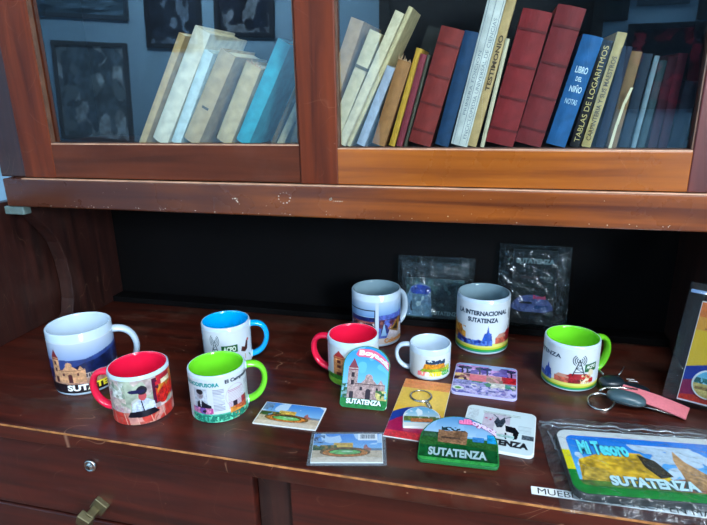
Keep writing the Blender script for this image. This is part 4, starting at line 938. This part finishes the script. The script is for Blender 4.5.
for A, B in zip(V1[:-1], V1[1:]):
    for j in range(4): mb.bm.faces.new((A[j], A[(j+1) % 4], B[(j+1) % 4], B[j]))
mb.bm.faces.new(V1[0]); mb.bm.faces.new(V1[-1][::-1])
mb.build('strap', mat('pink_strap_fabric', (236, 128, 138), rough=.7, noise=.06, scale=300), ky, bevel=.0006)
MB().tube([L_(p) for p in ((.205, .692, .0060), (.222, .690, .0040), (.242, .684, .0022))], .0014, .0030, 8).build('key_blade', M_steel, ky, smooth=True)

# ------------------------------------------------------------------ the room behind the camera, seen mirrored in the panes
def wall_picture(x, z, w, h, frame_c, inner, label, tilt=0):
    t = empty('wall_picture', (x, RY0+.002, z), 0, label, 'picture'); t.rotation_euler = (0, R(tilt), 0)
    mb = MB(); f = .03
    mb.box(-w/2, 0, -h/2, w/2, .02, -h/2+f).box(-w/2, 0, h/2-f, w/2, .02, h/2).box(-w/2, 0, -h/2+f, -w/2+f, .02, h/2-f).box(w/2-f, 0, -h/2+f, w/2, .02, h/2-f)
    mb.build('frame', mat('frame_wood', frame_c, rough=.4), t)
    c = Cv(60, 60, inner[0], int(abs(x)*100)); c.blobs(0, 0, 1, 1, inner[1:], .12, .5, .4)
    c.build('print', lambda u, v, off: ((.5-u)*(w-2*f), .008, (.5-v)*(h-2*f)), t)
D = (34, 42, 54)
M_dd = mat('standin_door_dark', (30, 26, 28), rough=.55, noise=.15, scale=10)
dd = MB().box(-.72, RY0, RZ0, -.66, RY0+.05, 1.36).box(.50, RY0, RZ0, .56, RY0+.05, 1.36).box(-.72, RY0, 1.30, .56, RY0+.05, 1.36)
for x0, x1 in ((-.66, -.082), (-.078, .50)):
    dd.box(x0, RY0, RZ0, x1, RY0+.025, 1.30)
    for z0, z1 in ((RZ0+.12, .05), (.17, 1.18)): dd.box(x0+.1, RY0+.025, z0, x1-.1, RY0+.033, z1)
tag(dd.build('standin_door', M_dd, bevel=.003), kind='structure')  # added dark door, stands in for the photographer's dark reflection in the glass
wall_picture(-2.86, .42, .62, .70, (70, 80, 90), [(136, 156, 166), (96, 116, 132), (186, 202, 210), (110, 130, 144)], 'large grey framed photograph on the wall behind the camera, lowest at the left', 4)
wall_picture(-2.95, 1.06, .95, .26, (60, 74, 88), [(90, 120, 140), (60, 86, 104), (110, 140, 160)], 'wide pale framed print on the wall behind the camera, above the large grey one', 5)
wall_picture(-2.14, .98, .42, .56, D, [(60, 72, 90), (130, 150, 170), (50, 60, 76)], 'dark framed portrait on the rear wall, leftmost of the middle pair', 3)
wall_picture(-1.62, 1.02, .42, .54, D, [(54, 64, 84), (140, 150, 160), (44, 50, 66)], 'dark framed portrait on the rear wall, right one of the middle pair', 3)
wall_picture(.52, 1.00, .34, .50, D, [(30, 34, 40), (50, 56, 60)], 'black framed picture on the rear wall, left of the small silver one', 0)
wall_picture(.86, 1.02, .26, .40, (60, 80, 96), [(130, 160, 180), (50, 70, 90), (80, 110, 130)], 'small silver framed picture on the rear wall between two dark frames', 0)
wall_picture(1.16, .98, .24, .48, D, [(50, 56, 70), (36, 40, 54)], 'narrow black framed picture on the rear wall beside the window', 0)
wall_picture(.92, .50, .44, .46, D, [(120, 30, 50), (50, 20, 34), (160, 50, 70), (40, 40, 54)], 'dark red framed picture low on the rear wall', 0)
# window added behind the camera, with a glowing pane, to supply frontal light
fr = MB()
wx0, wx1, wz0, wz1 = 1.38, 2.42, .35, 1.72
fr.box(wx0, RY0, wz0, wx1, RY0+.05, wz0+.05).box(wx0, RY0, wz1-.05, wx1, RY0+.05, wz1).box(wx0, RY0, wz0, wx0+.05, RY0+.05, wz1).box(wx1-.05, RY0, wz0, wx1, RY0+.05, wz1).box((wx0+wx1)/2-.02, RY0, wz0, (wx0+wx1)/2+.02, RY0+.05, wz1)
tag(fr.build('added_window_frame', M_carc), kind='structure')
mw = bpy.data.materials.new('added_pane_glow'); mw.use_nodes = True; bb = mw.node_tree.nodes['Principled BSDF']; bb.inputs['Emission Color'].default_value = (.75, .88, 1, 1); bb.inputs['Emission Strength'].default_value = 2.5
pn = MB().box(wx0+.04, RY0+.001, wz0+.04, wx1-.04, RY0+.01, wz1-.04).build('added_window_pane', mw); tag(pn, kind='structure')
# ceiling lamps; the far left one is added to brighten the mirrored wall
ml = bpy.data.materials.new('lamp_diffuser'); ml.use_nodes = True; bb = ml.node_tree.nodes['Principled BSDF']; bb.inputs['Emission Color'].default_value = (.85, .93, 1, 1); bb.inputs['Emission Strength'].default_value = 2
for (x, y, rz, lb) in ((-1.7, -1.10, 0, 'added white tube lamp far left behind the camera, brightening the mirrored rear wall'), (.62, -.50, 0, 'white ceiling tube lamp in front of the desk at the right')):
    t = empty('ceiling_lamp', (x, y, RZ1), R(rz), lb, 'lamp')
    MB().box(-.65, -.08, -.03, .65, .08, 0).build('housing', M_ceil, t, bevel=.005)
    MB().tube([(-.6, 0, -.05), (.6, 0, -.05)], .018, None, 14, Vector((0, 1, 0))).build('tube', ml, t, smooth=True)
